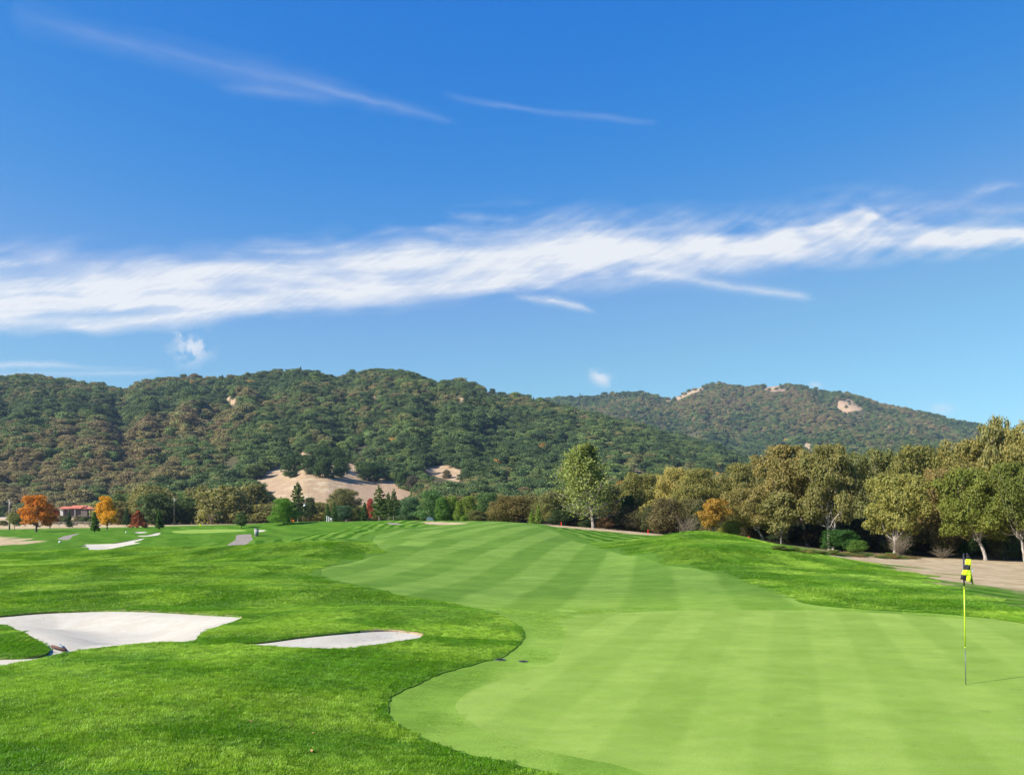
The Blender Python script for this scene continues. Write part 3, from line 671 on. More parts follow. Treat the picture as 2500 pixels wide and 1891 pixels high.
LIB = {
 'oak': [mk(lobed_tree, M_bark, seed=i+1, width=w*1.12, base=.12, nl=17, nleaf=14500, leaf=.0165, trunk=.022, lean=(ln, 0), gap=.36, lobe=.165) for i, (w, ln) in enumerate([(1.05, -.12), (.95, .05), (1.15, -.2), (.9, .12)])],
 'oak_pale': [mk(lobed_tree, M_pale, seed=i+21, width=w, base=.30, nl=14, nleaf=15000, leaf=.0165, trunk=.019, lean=(ln, 0), gap=.36, lobe=.16, trunks=tn) for i, (w, ln, tn) in enumerate([(1.1, -.32, 1), (1.0, -.02, 2), (.9, .1, 1), (1.15, -.38, 1)])],
 'round': [mk(lobed_tree, M_dark, seed=i+41, width=1.0, base=.20, nl=15, nleaf=5200, leaf=.024, trunk=.024, gap=.46, lobe=.15, lean=([.06, -.08, .1, -.04][i], 0)) for i in range(4)],
 'shrub': [mk(lobed_tree, M_dark, seed=i+51, width=1.25, base=.12, nl=10, nleaf=7000, leaf=.028, trunk=.02, gap=.12, lobe=.27, skirt=1, limbs=False) for i in range(3)],
 'bushy': [mk(lobed_tree, M_dark, seed=i+61, width=.95, base=.10, nl=12, nleaf=8000, leaf=.022, trunk=.02, gap=.12, lobe=.21, skirt=1, limbs=False) for i in range(3)],
 'thin_tree': [mk(lobed_tree, M_bark, seed=i+71, width=.8, base=.30, nl=9, nleaf=3600, leaf=.026, trunk=.016, gap=.38, lobe=.17) for i in range(2)],
 'conifer': [mk(conifer, M_dark, seed=i+81, width=.56, nleaf=5200) for i in range(2)],
 'layered': [mk(conifer, M_bark, seed=i+91, width=.62, base=.2, nleaf=5600, tiers=9, droop=.1, sparse=.28, pw=.6) for i in range(2)],
 'slim': [mk(conifer, M_dark, seed=101, width=.36, nleaf=3500, pw=.7)],
 'weeping': [mk(conifer, M_bark, seed=111, width=1.05, base=.25, nleaf=5000, leaf=.03, tiers=12, droop=.75, pw=.5, sparse=.1)],
 'pine': [mk(tall_pine, M_pale, seed=121)],
 'bush_bare': [mk(bare_bush, M_twig, seed=131+i) for i in range(2)],
 'tree_bare': [mk(bare_tree, M_twig, seed=141)]}
WID = {'oak': 1.05, 'oak_pale': 1.1, 'round': .95, 'shrub': 1.25, 'bushy': .98, 'thin_tree': .8, 'conifer': .56, 'layered': .6, 'slim': .36, 'weeping': .95, 'pine': .60, 'bush_bare': 1.4, 'tree_bare': .9}
OLV = (.20, .165, .048); OLG = (.15, .16, .045); DKG = (.022, .048, .010); MDG = (.045, .095, .018); BRG = (.085, .175, .020); BLG = (.060, .105, .050); YLG = (.15, .20, .025)
ORG = (.42, .15, .015); YEL = (.50, .26, .015); RED = (.25, .06, .025); RBR = (.26, .085, .035); BRN = (.15, .10, .045)
CNT = {}; TB = 1.45; WARM = (1, 1, 1)
def tree(kind, sx, base, top, w, label, tint, name='tree', cat='tree', Y=None, var=None, group=None, rz=None, mirror=False):
    """a tree whose foot is at column sx / row base (or at distance Y) and whose crown reaches row top, w photo pixels wide"""
    if Y is None: x, Y = P(sx, base)
    else: x = (sx-CX)*Y/F
    z = float(land_z(np.array([x]), np.array([float(Y)]))[0])
    h = H+(YH-top)*Y/F-z
    i = CNT.get(kind, 0); CNT[kind] = i+1
    T, C = LIB[kind][(var if var is not None else i) % len(LIB[kind])]
    keep = kind in ('pine', 'oak_pale')
    root = empty(name, (x, Y, z), (rz if rz is not None else (0 if keep else (i*2.1) % 6.28)))
    s = (w*Y/F)/WID[kind]; root.scale = (s, s, h)
    if mirror: root.scale = (-s, s, h)
    tag(root, label, cat, group)
    t = link('branches' if C is None else 'trunk', T, root)
    if C is not None:
        c = link('crown', C, root); c.color = (*[min(v*TB*(q if kind.startswith('oak') or kind == 'thin_tree' else 1), .8) for v, q in zip(tint, WARM)], 1)
    return root
TR = []
def TT(*a, **k): TR.append(tree(*a, **k))
# left of the course
TT('round', 88, 1298, 1208, 78, 'orange autumn tree with a wide crown on the far lawn, left of the red-roofed house', ORG)
TT('round', 121, 1292, 1230, 44, 'dull red autumn tree just right of the wide orange tree', (.27, .075, .03), Y=215)
TT('thin_tree', 35, 1295, 1251, 34, 'thin grey-green tree beside the leftmost utility pole', OLG, Y=205)
TT('conifer', 169, 1291, 1245, 22, 'small dark conifer standing in front of the red-roofed house', (.055, .095, .035), name='conifer', Y=215)
TT('slim', 231, 1298, 1249, 28, 'small bright green conifer just left of the yellow tree', (.075, .15, .03), name='conifer')
TT('round', 262, 1293, 1210, 54, 'golden yellow autumn tree right of the red-roofed house', YEL)
TT('bushy', 289, 1287, 1238, 34, 'brownish olive tree behind the golden yellow tree', (.13, .10, .03), Y=235)
TT('conifer', 309, 1287, 1238, 26, 'dark green conifer between the golden tree and the rust-red weeping tree', (.05, .09, .03), name='conifer', Y=230)
TT('weeping', 337, 1289, 1243, 48, 'rust-red weeping tree whose branches sweep to the lawn', RBR)
TT('slim', 389, 1291, 1248, 26, 'small dark green conifer right of the rust-red weeping tree', (.06, .12, .03), name='conifer')
TT('shrub', 369, 1284, 1257, 18, 'small yellow bush behind the lawn, right of the rust-red weeping tree', (.36, .27, .03), name='shrub', cat='shrub', Y=238)
TT('tree_bare', 515, 1283, 1252, 26, 'pale leafless tree at the lawn edge beyond the far green', (0, 0, 0), name='bare_tree', Y=225)
TT('round', 590, 1289, 1252, 34, 'small green tree with a pale trunk behind the far green', (.06, .10, .03))
TT('round', 533, 1284, 1250, 30, 'small dark green tree just right of the leafless tree', DKG, Y=232)
TT('round', 563, 1284, 1241, 46, 'dark round oak behind the small green tree by the far green', (.028, .05, .014), name='oak_tree', Y=245)
TT('bushy', 693, 1280, 1215, 60, 'bright green round-crowned pine beyond the cart path', BRG, name='pine_tree')
TT('layered', 727, 1279, 1177, 50, 'tall thin pine with open branches behind the bright green round pine', (.085, .125, .035), name='pine_tree', Y=205)
TT('round', 752, 1277, 1213, 48, 'dark oak right of the tall thin pine', (.05, .07, .025), name='oak_tree', Y=225)
TT('conifer', 800, 1278, 1228, 22, 'left one of two small conifers beside the white posts', (.07, .13, .03), name='conifer', Y=185)
TT('conifer', 816, 1279, 1224, 22, 'right one of two small conifers beside the white posts', (.07, .12, .03), name='conifer', Y=178)
TT('oak', 845, 1273, 1192, 84, 'large olive oak in front of the bare tan knoll', (.115, .115, .04), name='oak_tree', Y=215)
TT('shrub', 838, 1273, 1233, 52, 'low blue-green pine shrub under the large olive oak', BLG, name='shrub', cat='shrub', Y=200)
TT('conifer', 890, 1273, 1226, 32, 'dark broad conifer between the olive oak and the tall layered conifer', (.06, .11, .03), name='conifer', Y=205)
TT('bushy', 869, 1273, 1240, 26, 'small olive-green shrub left of the dark broad conifer', (.08, .095, .02), name='shrub', cat='shrub', Y=200)
TT('round', 903, 1270, 1215, 22, 'small crimson tree peeking out behind the tall layered conifer', (.30, .06, .04), Y=225)
TT('layered', 926, 1274, 1185, 48, 'tall layered conifer with a pale leaning trunk', (.085, .125, .03), name='conifer', Y=190)
TT('layered', 948, 1272, 1201, 30, 'narrow conifer with several pale stems, just right of the tall layered conifer', (.085, .125, .035), name='conifer', Y=195)
TT('layered', 961, 1272, 1193, 34, 'second narrow conifer with pale stems, beside the wide blue-green tree', (.08, .12, .035), name='conifer', Y=200)
TT('bushy', 1000, 1269, 1212, 62, 'wide blue-green tree with shaggy foliage left of the small blue tarpaulin', (.07, .125, .055), Y=215)
TT('bushy', 1054, 1272, 1196, 68, 'tall shaggy green tree above the small blue tarpaulin', (.075, .14, .04), Y=210)
TT('bushy', 1080, 1273, 1213, 40, 'bright green rounded tree beside the dry patch', (.075, .15, .022), Y=185)
TT('bushy', 1103, 1273, 1210, 34, 'bright yellowish green tree, second of the bright trees along the dry patch', (.12, .18, .025), Y=186)
TT('bushy', 1121, 1276, 1222, 24, 'narrow yellow-green tree in the middle of the bright trees', (.13, .175, .022), Y=180)
TT('bushy', 1145, 1277, 1210, 42, 'yellow-green tree at the right end of the bright trees', (.13, .17, .025), Y=185)
TT('shrub', 1133, 1278, 1258, 17, 'small bright green shrub at the right end of the dry patch', (.12, .20, .02), name='shrub', cat='shrub', Y=160)
TT('shrub', 1163, 1278, 1245, 46, 'low olive bush just right of the small bright shrub', (.10, .10, .03), name='shrub', cat='shrub', Y=165)
TT('bushy', 1188, 1276, 1200, 76, 'large mid-green tree rising behind the olive bushes', (.07, .12, .035), Y=230)
TT('bushy', 1212, 1277, 1223, 56, 'olive-brown bush with a rounded crown at the crest of the fairway', (.135, .115, .04), name='shrub', cat='shrub', Y=170)
TT('shrub', 1256, 1276, 1210, 100, 'broad olive-brown oak right at the crest of the fairway', (.12, .095, .028), name='oak_tree', Y=160)
TT('slim', 1291, 1272, 1189, 15, 'slender dark cypress poking up behind the broad olive-brown oak', (.06, .11, .03), name='cypress', Y=260)
TT('conifer', 1298, 1272, 1243, 22, 'lower of two yellow-green conifer shrubs at the crest', (.17, .25, .04), name='conifer', Y=150)
TT('conifer', 1314, 1272, 1231, 26, 'taller of two yellow-green conifer shrubs at the crest', (.19, .26, .05), name='conifer', Y=152)
TT('shrub', 1350, 1277, 1194, 100, 'olive oak between the yellow-green conifers and the tall grey pine', (.115, .115, .035), name='oak_tree', Y=172)
TT('shrub', 1334, 1277, 1228, 50, 'pale olive bush behind the yellow-green conifers', (.14, .14, .04), name='shrub', cat='shrub', Y=160)
TT('pine', 1449, 1291, 1077, 146, 'tall slender grey pine with a bright green top and pale trunk, beside the fairway', (.165, .20, .050), name='pine_tree', Y=122, rz=0)
TT('shrub', 1376, 1285, 1244, 62, 'dark green shrub at the left foot of the tall grey pine', (.03, .048, .014), name='shrub', cat='shrub', Y=128)
TT('shrub', 1420, 1289, 1250, 74, 'low dark shrub directly behind the trunk of the tall grey pine', (.026, .040, .013), name='shrub', cat='shrub', Y=130)
TT('bushy', 1492, 1293, 1186, 62, 'dark brown-green tree right behind the tall grey pine', (.07, .058, .022), Y=133)
TT('oak', 1516, 1293, 1172, 56, 'oak with orange autumn leaves at its top, right of the tall grey pine', (.25, .12, .025), name='oak_tree', Y=142)
TT('bushy', 1531, 1297, 1208, 52, 'dark glossy green tree under the orange-topped oak', (.025, .065, .015), Y=125)
TT('shrub', 1478, 1293, 1262, 44, 'reddish brown low bush right of the grey pine trunk', (.10, .06, .025), name='shrub', cat='shrub', Y=120)
# right-hand woodland
TB = 2.0; WARM = (1.02, 1.05, 1.08)
RW = 'riverside oaks on the right'
TT('oak', 1562, 1300, 1151, 118, 'olive oak left of the centre of the right-hand woodland, above the dark glossy tree', (.115, .108, .03), name='oak_tree', Y=128, group=RW)
TT('shrub', 1572, 1300, 1248, 70, 'dark brush under the olive oak at the end of the mounds', (.045, .038, .018), name='shrub', cat='shrub', Y=122)
TT('oak', 1634, 1301, 1140, 124, 'olive oak behind the grassy mound, left of the golden maple', OLV, name='oak_tree', Y=122, group=RW)
TT('oak', 1700, 1303, 1143, 120, 'olive oak rising above the golden maple', (.12, .11, .03), name='oak_tree', Y=118, group=RW)
TT('bush_bare', 1676, 1303, 1256, 66, 'tangled grey leafless brush behind the mound, left of the golden maple', (0, 0, 0), name='bare_shrub', cat='shrub', Y=92)
TT('thin_tree', 1744, 1306, 1216, 72, 'golden yellow maple at the foot of the woodland', (.20, .115, .02), name='maple_tree', Y=90)
TT('shrub', 1785, 1315, 1268, 56, 'light yellow-green bush right of the golden maple', (.15, .15, .03), name='shrub', cat='shrub', Y=92)
TT('oak_pale', 1866, 1325, 1190, 160, 'small leaning oak with a thin dark trunk right of the golden maple', (.135, .11, .035), name='oak_tree', Y=92, var=0)
TT('oak', 1812, 1320, 1128, 112, 'olive oak behind the small leaning oak', (.12, .108, .032), name='oak_tree', Y=115, group=RW)
TT('thin_tree', 1907, 1336, 1200, 96, 'slim oak with a straight pale stem between the two leaning trunks', (.12, .11, .035), name='oak_tree', Y=90)
TT('oak_pale', 1976, 1334, 1086, 205, 'tall oak with a thick pale trunk leaning strongly to the left', (.14, .112, .036), name='oak_tree', Y=93, var=3)
TT('oak_pale', 2029, 1338, 1082, 170, 'tall oak with a pale trunk forking into a V', (.118, .108, .034), name='oak_tree', Y=88, var=1)
TT('shrub', 2055, 1352, 1292, 92, 'dark green ivy-covered bush beside the V-forked oak', (.022, .058, .010), name='shrub', cat='shrub', Y=84)
TT('shrub', 2095, 1356, 1318, 50, 'small leafy green bush at the edge of the dry grass', (.055, .10, .015), name='shrub', cat='shrub', Y=82)
TT('oak_pale', 2183, 1360, 1155, 176, 'wide low oak with twisting dark limbs above a pale broken stem', (.15, .14, .035), name='oak_tree', Y=82, var=2)
TT('oak', 2150, 1350, 1096, 150, 'olive oak behind the wide low oak', (.10, .10, .03), name='oak_tree', Y=104, group=RW)
TT('oak', 2250, 1355, 1085, 160, 'olive oak behind and right of the wide low oak', (.115, .108, .028), name='oak_tree', Y=100, group=RW)
TT('oak', 2310, 1362, 1140, 170, 'brownish oak with bare pale limbs among its leaves', (.14, .105, .035), name='oak_tree', Y=86, group=RW)
TT('oak', 2350, 1362, 1072, 170, 'tall yellowish oak behind the brownish oak', (.14, .12, .033), name='oak_tree', Y=98, group=RW)
TT('thin_tree', 2434, 1362, 1016, 84, 'thin-topped tree standing highest above the right-hand woodland', (.15, .135, .045), Y=95)
TT('oak', 2490, 1366, 1030, 170, 'large yellowish oak at the right edge with bare branches', (.145, .125, .035), name='oak_tree', Y=92, group=RW)
TT('oak_pale', 2409, 1370, 1140, 190, 'low spreading green oak with a pale trunk leaning left, behind the flag', (.095, .105, .018), name='oak_tree', Y=78, var=0)
TT('oak_pale', 2506, 1376, 1128, 160, 'low spreading green oak whose trunk leans in at the right edge', (.085, .095, .018), name='oak_tree', Y=76, var=3)
TT('oak', 2450, 1369, 1200, 90, 'short dark oak between the two leaning trunks near the flag', (.06, .065, .018), name='oak_tree', Y=82)
TT('bush_bare', 2196, 1361, 1302, 70, 'pale dead branches sprawling under the wide low oak', (0, 0, 0), name='dead_branches', cat='dead bush', Y=78)
TT('bush_bare', 2300, 1364, 1334, 60, 'brown leafless brush at the edge of the dry grass', (0, 0, 0), name='bare_shrub', cat='shrub', Y=80)
TT('shrub', 2375, 1366, 1300, 70, 'dark green bush behind the flag, left of the leaning pale trunk', (.024, .045, .012), name='shrub', cat='shrub', Y=84)
r_ = np.random.default_rng(5)
for i in range(13):      # brush closing the foot of the woodland left of the maple
    sx = 1395+i*28+r_.uniform(-6, 6); b = np.interp(sx, [1345, 1450, 1539, 1605, 1800], [1280, 1291, 1303, 1306, 1312])
    TT('shrub', sx, b, b-r_.uniform(26, 46), 60, 'dark brush at the foot of the woodland between the grey pine and the golden maple', [(.030, .036, .014), (.05, .042, .020), (.03, .048, .014)][i % 3], name='shrub', cat='shrub', Y=129+r_.uniform(-3, 6), group='brush between the grey pine and the golden maple')
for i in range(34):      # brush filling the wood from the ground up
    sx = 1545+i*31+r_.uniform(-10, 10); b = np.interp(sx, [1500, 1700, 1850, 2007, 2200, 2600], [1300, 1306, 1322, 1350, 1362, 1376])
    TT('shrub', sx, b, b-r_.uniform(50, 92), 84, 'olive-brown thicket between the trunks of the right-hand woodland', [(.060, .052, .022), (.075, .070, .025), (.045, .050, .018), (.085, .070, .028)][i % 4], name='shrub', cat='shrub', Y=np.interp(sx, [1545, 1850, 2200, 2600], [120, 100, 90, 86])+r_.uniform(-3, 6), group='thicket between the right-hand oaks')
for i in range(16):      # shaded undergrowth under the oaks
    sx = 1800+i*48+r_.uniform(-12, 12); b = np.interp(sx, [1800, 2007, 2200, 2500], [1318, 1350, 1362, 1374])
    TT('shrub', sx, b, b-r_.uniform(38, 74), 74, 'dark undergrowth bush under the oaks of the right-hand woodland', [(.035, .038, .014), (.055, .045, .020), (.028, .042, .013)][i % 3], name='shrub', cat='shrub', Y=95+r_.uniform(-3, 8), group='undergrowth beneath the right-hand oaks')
for i in range(12):      # a second row of oaks closes the wood
    sx = 1540+i*92+r_.uniform(-15, 15); b = np.interp(sx, [1500, 1700, 2007, 2500], [1180, 1165, 1128, 1090])
    TT('oak', sx, 0, b+r_.uniform(-8, 12), 150, 'olive oak deep inside the right-hand woodland, behind the front row', [(.10, .095, .03), (.12, .105, .03), (.085, .09, .028)][i % 3], name='oak_tree', Y=135+r_.uniform(-6, 12), group='oaks behind the front row on the right')

for i in range(30):      # leafy low growth along the edge of the dry grass
    sx = 1905+i*11+r_.uniform(-8, 8); b = np.interp(sx, [1800, 1850, 1900, 2007, 2200], [1322, 1331, 1340, 1353, 1363])+r_.uniform(-1, 2)
    TT('shrub', sx, b, b-r_.uniform(5, 11)*(1.6 if i % 6 == 0 else 1), r_.uniform(18, 44), 'low leafy growth fringing the dry grass at the foot of the leaning oaks', [(.09, .115, .025), (.14, .10, .035), (.06, .10, .02), (.15, .14, .04)][i % 4], name='low_plant', cat='plant', group='low growth along the dry grass')
for i in range(12):      # scrub on the dry field at the far left
    sx = [8, 52, 66, 140, 152, 160, 182, 192, 205, 214, 246, 222][i]; Y_ = [240, 250, 262, 250, 300, 262, 240, 290, 250, 300, 262, 248][i]
    x_ = (sx-CX)*Y_/F; z_ = float(land_z(np.array([x_]), np.array([float(Y_)]))[0]); b = YH-(z_-H)*F/Y_
    TT('shrub', sx, b, b-[14, 12, 18, 13, 15, 17, 13, 16, 20, 14, 22, 16][i], [22, 16, 20, 22, 26, 18, 16, 24, 22, 20, 26, 18][i], 'olive scrub bush on the dry field below the red-roofed house', [(.07, .075, .03), (.10, .085, .045), (.05, .065, .03)][i % 3], name='shrub', cat='shrub', Y=Y_, group='scrub on the dry field')

# ------------------------------------------------------------------ wooded hillsides
_Yl = np.exp(np.linspace(math.log(240), math.log(3300), 1500))
def PL(sx, sy):
    x = (sx-CX)*_Yl/F; zr = H-(sy-YH)*_Yl/F; d = zr-land_z(x, _Yl); neg = np.nonzero(d < 0)[0]
    i = neg[0] if len(neg) else int(np.argmin(d)); return float(x[i]), float(_Yl[i])
def hill_crowns():
    out = []
    for i in range(5):
        T, C = lobed_tree(seed=301+i, width=[1.25, 1.1, 1.35, 1.0, 1.15][i], base=.1, nl=8, nleaf=3400, leaf=.036, gap=.06, lobe=.25, skirt=1, limbs=False)
        out.append(C)
    for i in range(2):
        T, C = conifer(seed=311+i, width=.5, nleaf=1600, leaf=.045, tiers=8); out.append(C)
    return out
src = bpy.data.collections.new('forest_sources')      # not linked to the scene: only instanced
for i, C in enumerate(hill_crowns()):
    o = bpy.data.objects.new('crown_source_%02d' % i, C.mesh('crown_source', M_leaf_far, smooth=False)); src.objects.link(o)
def scatter(name, pts, rot, scl, tint, vi, coll, label=None, cat=None):
    me = mesh_np(name, pts, None, None, {'rot': rot, 'scl': scl})
    at = me.attributes.new('tint', 'FLOAT_COLOR', 'POINT'); at.data.foreach_set('color', np.concatenate([tint, np.ones((len(tint), 1))], 1).astype(np.float32).ravel())
    at = me.attributes.new('vi', 'INT', 'POINT'); at.data.foreach_set('value', vi.astype(np.int32))
    o = link(name, me); tag(o, label, cat, None, 'stuff')
    ng = bpy.data.node_groups.new(name+'_nodes', 'GeometryNodeTree')
    ng.interface.new_socket('Geometry', in_out='INPUT', socket_type='NodeSocketGeometry'); ng.interface.new_socket('Geometry', in_out='OUTPUT', socket_type='NodeSocketGeometry')
    gi = ng.nodes.new('NodeGroupInput'); go = ng.nodes.new('NodeGroupOutput'); ip = ng.nodes.new('GeometryNodeInstanceOnPoints')
    ci = ng.nodes.new('GeometryNodeCollectionInfo'); ci.inputs['Collection'].default_value = coll; ci.inputs['Separate Children'].default_value = True; ci.inputs['Reset Children'].default_value = True
    def na(n, t):
        nd = ng.nodes.new('GeometryNodeInputNamedAttribute'); nd.data_type = t; nd.inputs['Name'].default_value = n; return [x for x in nd.outputs if x.enabled and x.name == 'Attribute'][0]
    ng.links.new(gi.outputs[0], ip.inputs['Points']); ng.links.new(ci.outputs[0], ip.inputs['Instance']); ip.inputs['Pick Instance'].default_value = True
    ng.links.new(na('vi', 'INT'), ip.inputs['Instance Index']); ng.links.new(na('rot', 'FLOAT_VECTOR'), ip.inputs['Rotation']); ng.links.new(na('scl', 'FLOAT_VECTOR'), ip.inputs['Scale'])
    ng.links.new(ip.outputs[0], go.inputs[0])
    md = o.modifiers.new('scatter', 'NODES'); md.node_group = ng
    return o
# visible skyline per column, for leaving out what no view can see
_ct = np.array([-1500, 4200]); 
def sky_cull(sx, Y, ztop, margin):
    ci = np.clip(np.searchsorted(hc, sx), 0, len(hc)-1); cm = np.minimum.accumulate(HPY, axis=1)
    ri = np.clip(np.searchsorted(hr, Y)-3, 0, len(hr)-1)
    row = YH-(ztop-H)*F/Y
    return row < cm[ci, ri]+margin
rf = np.random.default_rng(21)
def sample(n, ylo, yhi, s0=-420, s1=2750):
    Y = np.sqrt(rf.uniform(ylo**2, yhi**2, n)); sx = rf.uniform(s0, s1, n); return sx, Y
PAL = np.array([(.078, .118, .030), (.052, .086, .024), (.112, .150, .036), (.155, .150, .050), (.20, .168, .062), (.19, .145, .062), (.40, .22, .05), (.12, .17, .05)])
def tints(x, Y, n):
    v = fbm(x/170, Y/230, 3, 6)+.13*(fbm(x/35, Y/45, 2, 12)-.5)*2; v = v+.16*(CX+F*x/Y < 560)*(Y > 500)*(Y < 790)-.07*(CX+F*x/Y > 620)*(Y > 600)*(Y < 1350)-.10*(Y > 800)*(Y < 1000)*(CX+F*x/Y < 560)+.10*(Y > 1900); u = rf.random(n)*.95+(v-.5)*1.6+.06
    cl = np.where(u < .30, 1, np.where(u < .62, 0, np.where(u < .80, 2, np.where(u < 1.02, 3, np.where(u < 1.25, 4, 5)))))
    cl = np.where(rf.random(n) < .002, 6, cl); cl = np.where(rf.random(n) < .04, 7, cl)
    return cl
allP = []
for (ylo, yhi, spacing, hmin, hmax) in [(400, 640, 6.6, 4.6, 8.6), (640, 1350, 6.6, 4.6, 9), (1350, 3100, 9.2, 5.5, 9.6)]:
    area = (yhi**2-ylo**2)/2*(3170/F); n = int(area/spacing**2)
    sx, Y = sample(n, ylo, yhi); x = (sx-CX)*Y/F; z = hill_z(x, Y); row = YH-(z-H)*F/Y; ht = rf.uniform(hmin, hmax, n)*(.8+.5*fbm(x/60, Y/60, 2, 30))
    rt_ = YH-(z+ht-H)*F/Y; rm_ = (row+rt_)/2; hw_ = ht*.5*F/Y
    ok = ~is_tan(sx, row, Y)
    for (dx_, ry_) in ((0, rt_), (0, rm_), (-.7, rm_), (.7, rm_)):
        for i_, p_ in enumerate(TANS):
            lim = (400, 565) if i_ == 0 else ((430, 1300) if i_ == 1 else (1300, 3000) if i_ in (3, 4, 5, 6) else (600, 1300))
            ok &= ~(pin_poly(p_, sx+dx_*hw_, ry_) & (Y > lim[0]) & (Y < lim[1]) & ((i_ != 0) | (ry_ > 1128)))
    ok |= (rf.random(n) < .10) & (Y > 1300) & sky_cull(sx, Y, z+ht, 8) & sky_cull(sx, Y, z+ht, 14 if Y.mean() < 1400 else 8)
    if ylo == 400: ok &= ~((sx < 270) & (Y < 475)) & ~((np.abs(sx-570) < 26) & (Y > 560) & (Y < 625))
    allP.append(np.stack([sx[ok], x[ok], Y[ok], z[ok], ht[ok]], 1))
A = np.vstack(allP); cl = tints(A[:, 1], A[:, 2], len(A))
# mid-distance crests carry greener, darker trees in the hollows
tint = PAL[cl]*rf.uniform(.75, 1.35, (len(A), 1))*1.22
vi = np.where(rf.random(len(A)) < .07, rf.integers(5, 7, len(A)), rf.integers(0, 5, len(A))); vi = np.where((cl > 3) & (vi > 4), 1, vi)
wd = rf.uniform(.8, 1.45, len(A)); h = A[:, 4]*np.where(vi > 4, 1.12, 1)*np.where(rf.random(len(A)) < .10, 1.3, 1)*rf.uniform(.75, 1.05, len(A))
scatter('forest', np.stack([A[:, 1], A[:, 2], A[:, 3]-.12*h], 1), np.stack([0*wd, 0*wd, rf.uniform(0, 6.28, len(A))], 1), np.stack([h*wd, h*wd, h*1.05], 1), tint, vi, src,
        'dense mixed oak forest in green and rusty brown covering the far hillsides', 'forest')
# trees one can tell apart: the wooded belt behind the course and the open trees on the bare knoll
BELT = [lobed_tree(seed=331+i, width=1.05, base=.12, nl=11, nleaf=3400, leaf=.036, gap=.14, lobe=.22, skirt=1, limbs=False)[1].mesh('foliage', M_leaf, smooth=False) for i in range(5)]
def belt_tree(x, Y, wpx, top, tintv, label, group=None, k=0, name='oak_tree', hh=None):
    z = float(land_z(np.array([x]), np.array([Y]))[0])
    h = hh if hh else H+(YH-top)*Y/F-z
    o = link(name, BELT[k % 5]); o.location = (x, Y, z-.05*h); w = wpx*Y/F/1.05; o.scale = (w, w, h*1.05); o.rotation_euler = (0, 0, (k*1.7) % 6.28); o.color = (*tintv, 1)
    return tag(o, label, 'tree', group)
kn = [(715, 1165, 1149, 34, 'small dark bushy oak standing alone low on the left of the bare knoll'), (699, 1162, 1150, 20, 'pale green bush touching the lone dark oak on the bare knoll'),
      (717, 1153, 1106, 56, 'dark oak at the left end of the clump on the bare knoll'), (753, 1156, 1109, 46, 'rounded green oak second from the left in the clump on the knoll'),
      (791, 1166, 1114, 50, 'big dark green oak in the middle of the clump on the knoll'), (833, 1166, 1116, 46, 'dark green oak at the right end of the clump on the knoll'),
      (788, 1140, 1092, 48, 'oak on the crest of the knoll behind the big middle oak'), (822, 1140, 1090, 46, 'oak on the crest of the knoll behind the right end oak'),
      (904, 1175, 1129, 58, 'perfectly rounded dark oak alone on the right of the knoll'), (925, 1172, 1134, 36, 'darker oak touching the perfectly rounded oak on the knoll'),
      (985, 1192, 1150, 42, 'dark oak at the right foot of the bare knoll'), (1008, 1200, 1160, 34, 'grey-brown oak at the right foot of the bare knoll'),
      (1090, 1168, 1146, 22, 'thin brownish tree on the small bare clearing right of the knoll')]
for i, (sx, b, t, w, lab) in enumerate(kn):
    x, Y = PL(sx, b); belt_tree(x, Y, w, t, (.060, .105, .030) if i not in (1, 11, 12) else [(.13, .2, .05), (.11, .10, .06), (.22, .17, .09)][(1, 11, 12).index(i)], lab, k=i)
sx, Y = sample(1500, 236, 415, 278, 1300); x = (sx-CX)*Y/F
sel = []; gl = {}
for j in np.argsort(Y):
    ok = all((x[j]-x[q])**2+(Y[j]-Y[q])**2 > 9.2**2 for q in sel)
    if ok and not (640 < sx[j] < 1010 and Y[j] > 330) and not (Y[j] < 262 and sx[j] > 420 and sx[j] < 1100 and False): sel.append(j)
cls = [('olive oak in the wooded belt between the lawn and the hills', (.105, .098, .034)), ('dark green oak in the wooded belt between the lawn and the hills', (.042, .062, .020)), ('brownish oak in the wooded belt between the lawn and the hills', (.135, .10, .045)), ('mid-green oak in the wooded belt between the lawn and the hills', (.062, .092, .026))]
for n_, j in enumerate(sel[:150]):
    c = [0, 0, 1, 2, 3, 0, 1][(n_*5+int(vnoise(x[j]/30, Y[j]/30)*9)) % 7]
    f = rf.uniform(.8, 1.3)*1.95; hh = rf.uniform(6.0, 9.5)*(1.2 if 300 < sx[j] < 640 else 1)*(.85 if sx[j] > 1000 else 1)*(.62 if 620 < sx[j] < 1020 else 1)
    belt_tree(float(x[j]), float(Y[j]), rf.uniform(9.5, 13.5)*F/Y[j], 0, tuple(np.array(cls[c][1])*f), cls[c][0], group=cls[c][0].split(' in ')[0]+'s of the wooded belt', k=n_, hh=hh)

# ------------------------------------------------------------------ grass
M_blade = None
g = G('grass_blades'); oi = g.attr('tint', 'INSTANCER').outputs['Color']; lv = g.attr('lv').outputs['Fac']
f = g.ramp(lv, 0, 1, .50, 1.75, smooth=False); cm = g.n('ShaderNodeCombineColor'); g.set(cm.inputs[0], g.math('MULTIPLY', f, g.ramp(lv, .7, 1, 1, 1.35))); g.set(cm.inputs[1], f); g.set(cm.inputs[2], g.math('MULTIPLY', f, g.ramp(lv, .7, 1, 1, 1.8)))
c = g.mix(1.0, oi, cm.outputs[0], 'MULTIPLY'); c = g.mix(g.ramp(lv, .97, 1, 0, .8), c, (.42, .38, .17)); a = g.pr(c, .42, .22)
tr = g.n('ShaderNodeBsdfTranslucent'); g.set(tr.inputs[0], g.mix(1.0, c, (1.1, 1.15, .5), 'MULTIPLY')); mx = g.n('ShaderNodeMixShader'); mx.inputs[0].default_value = .35
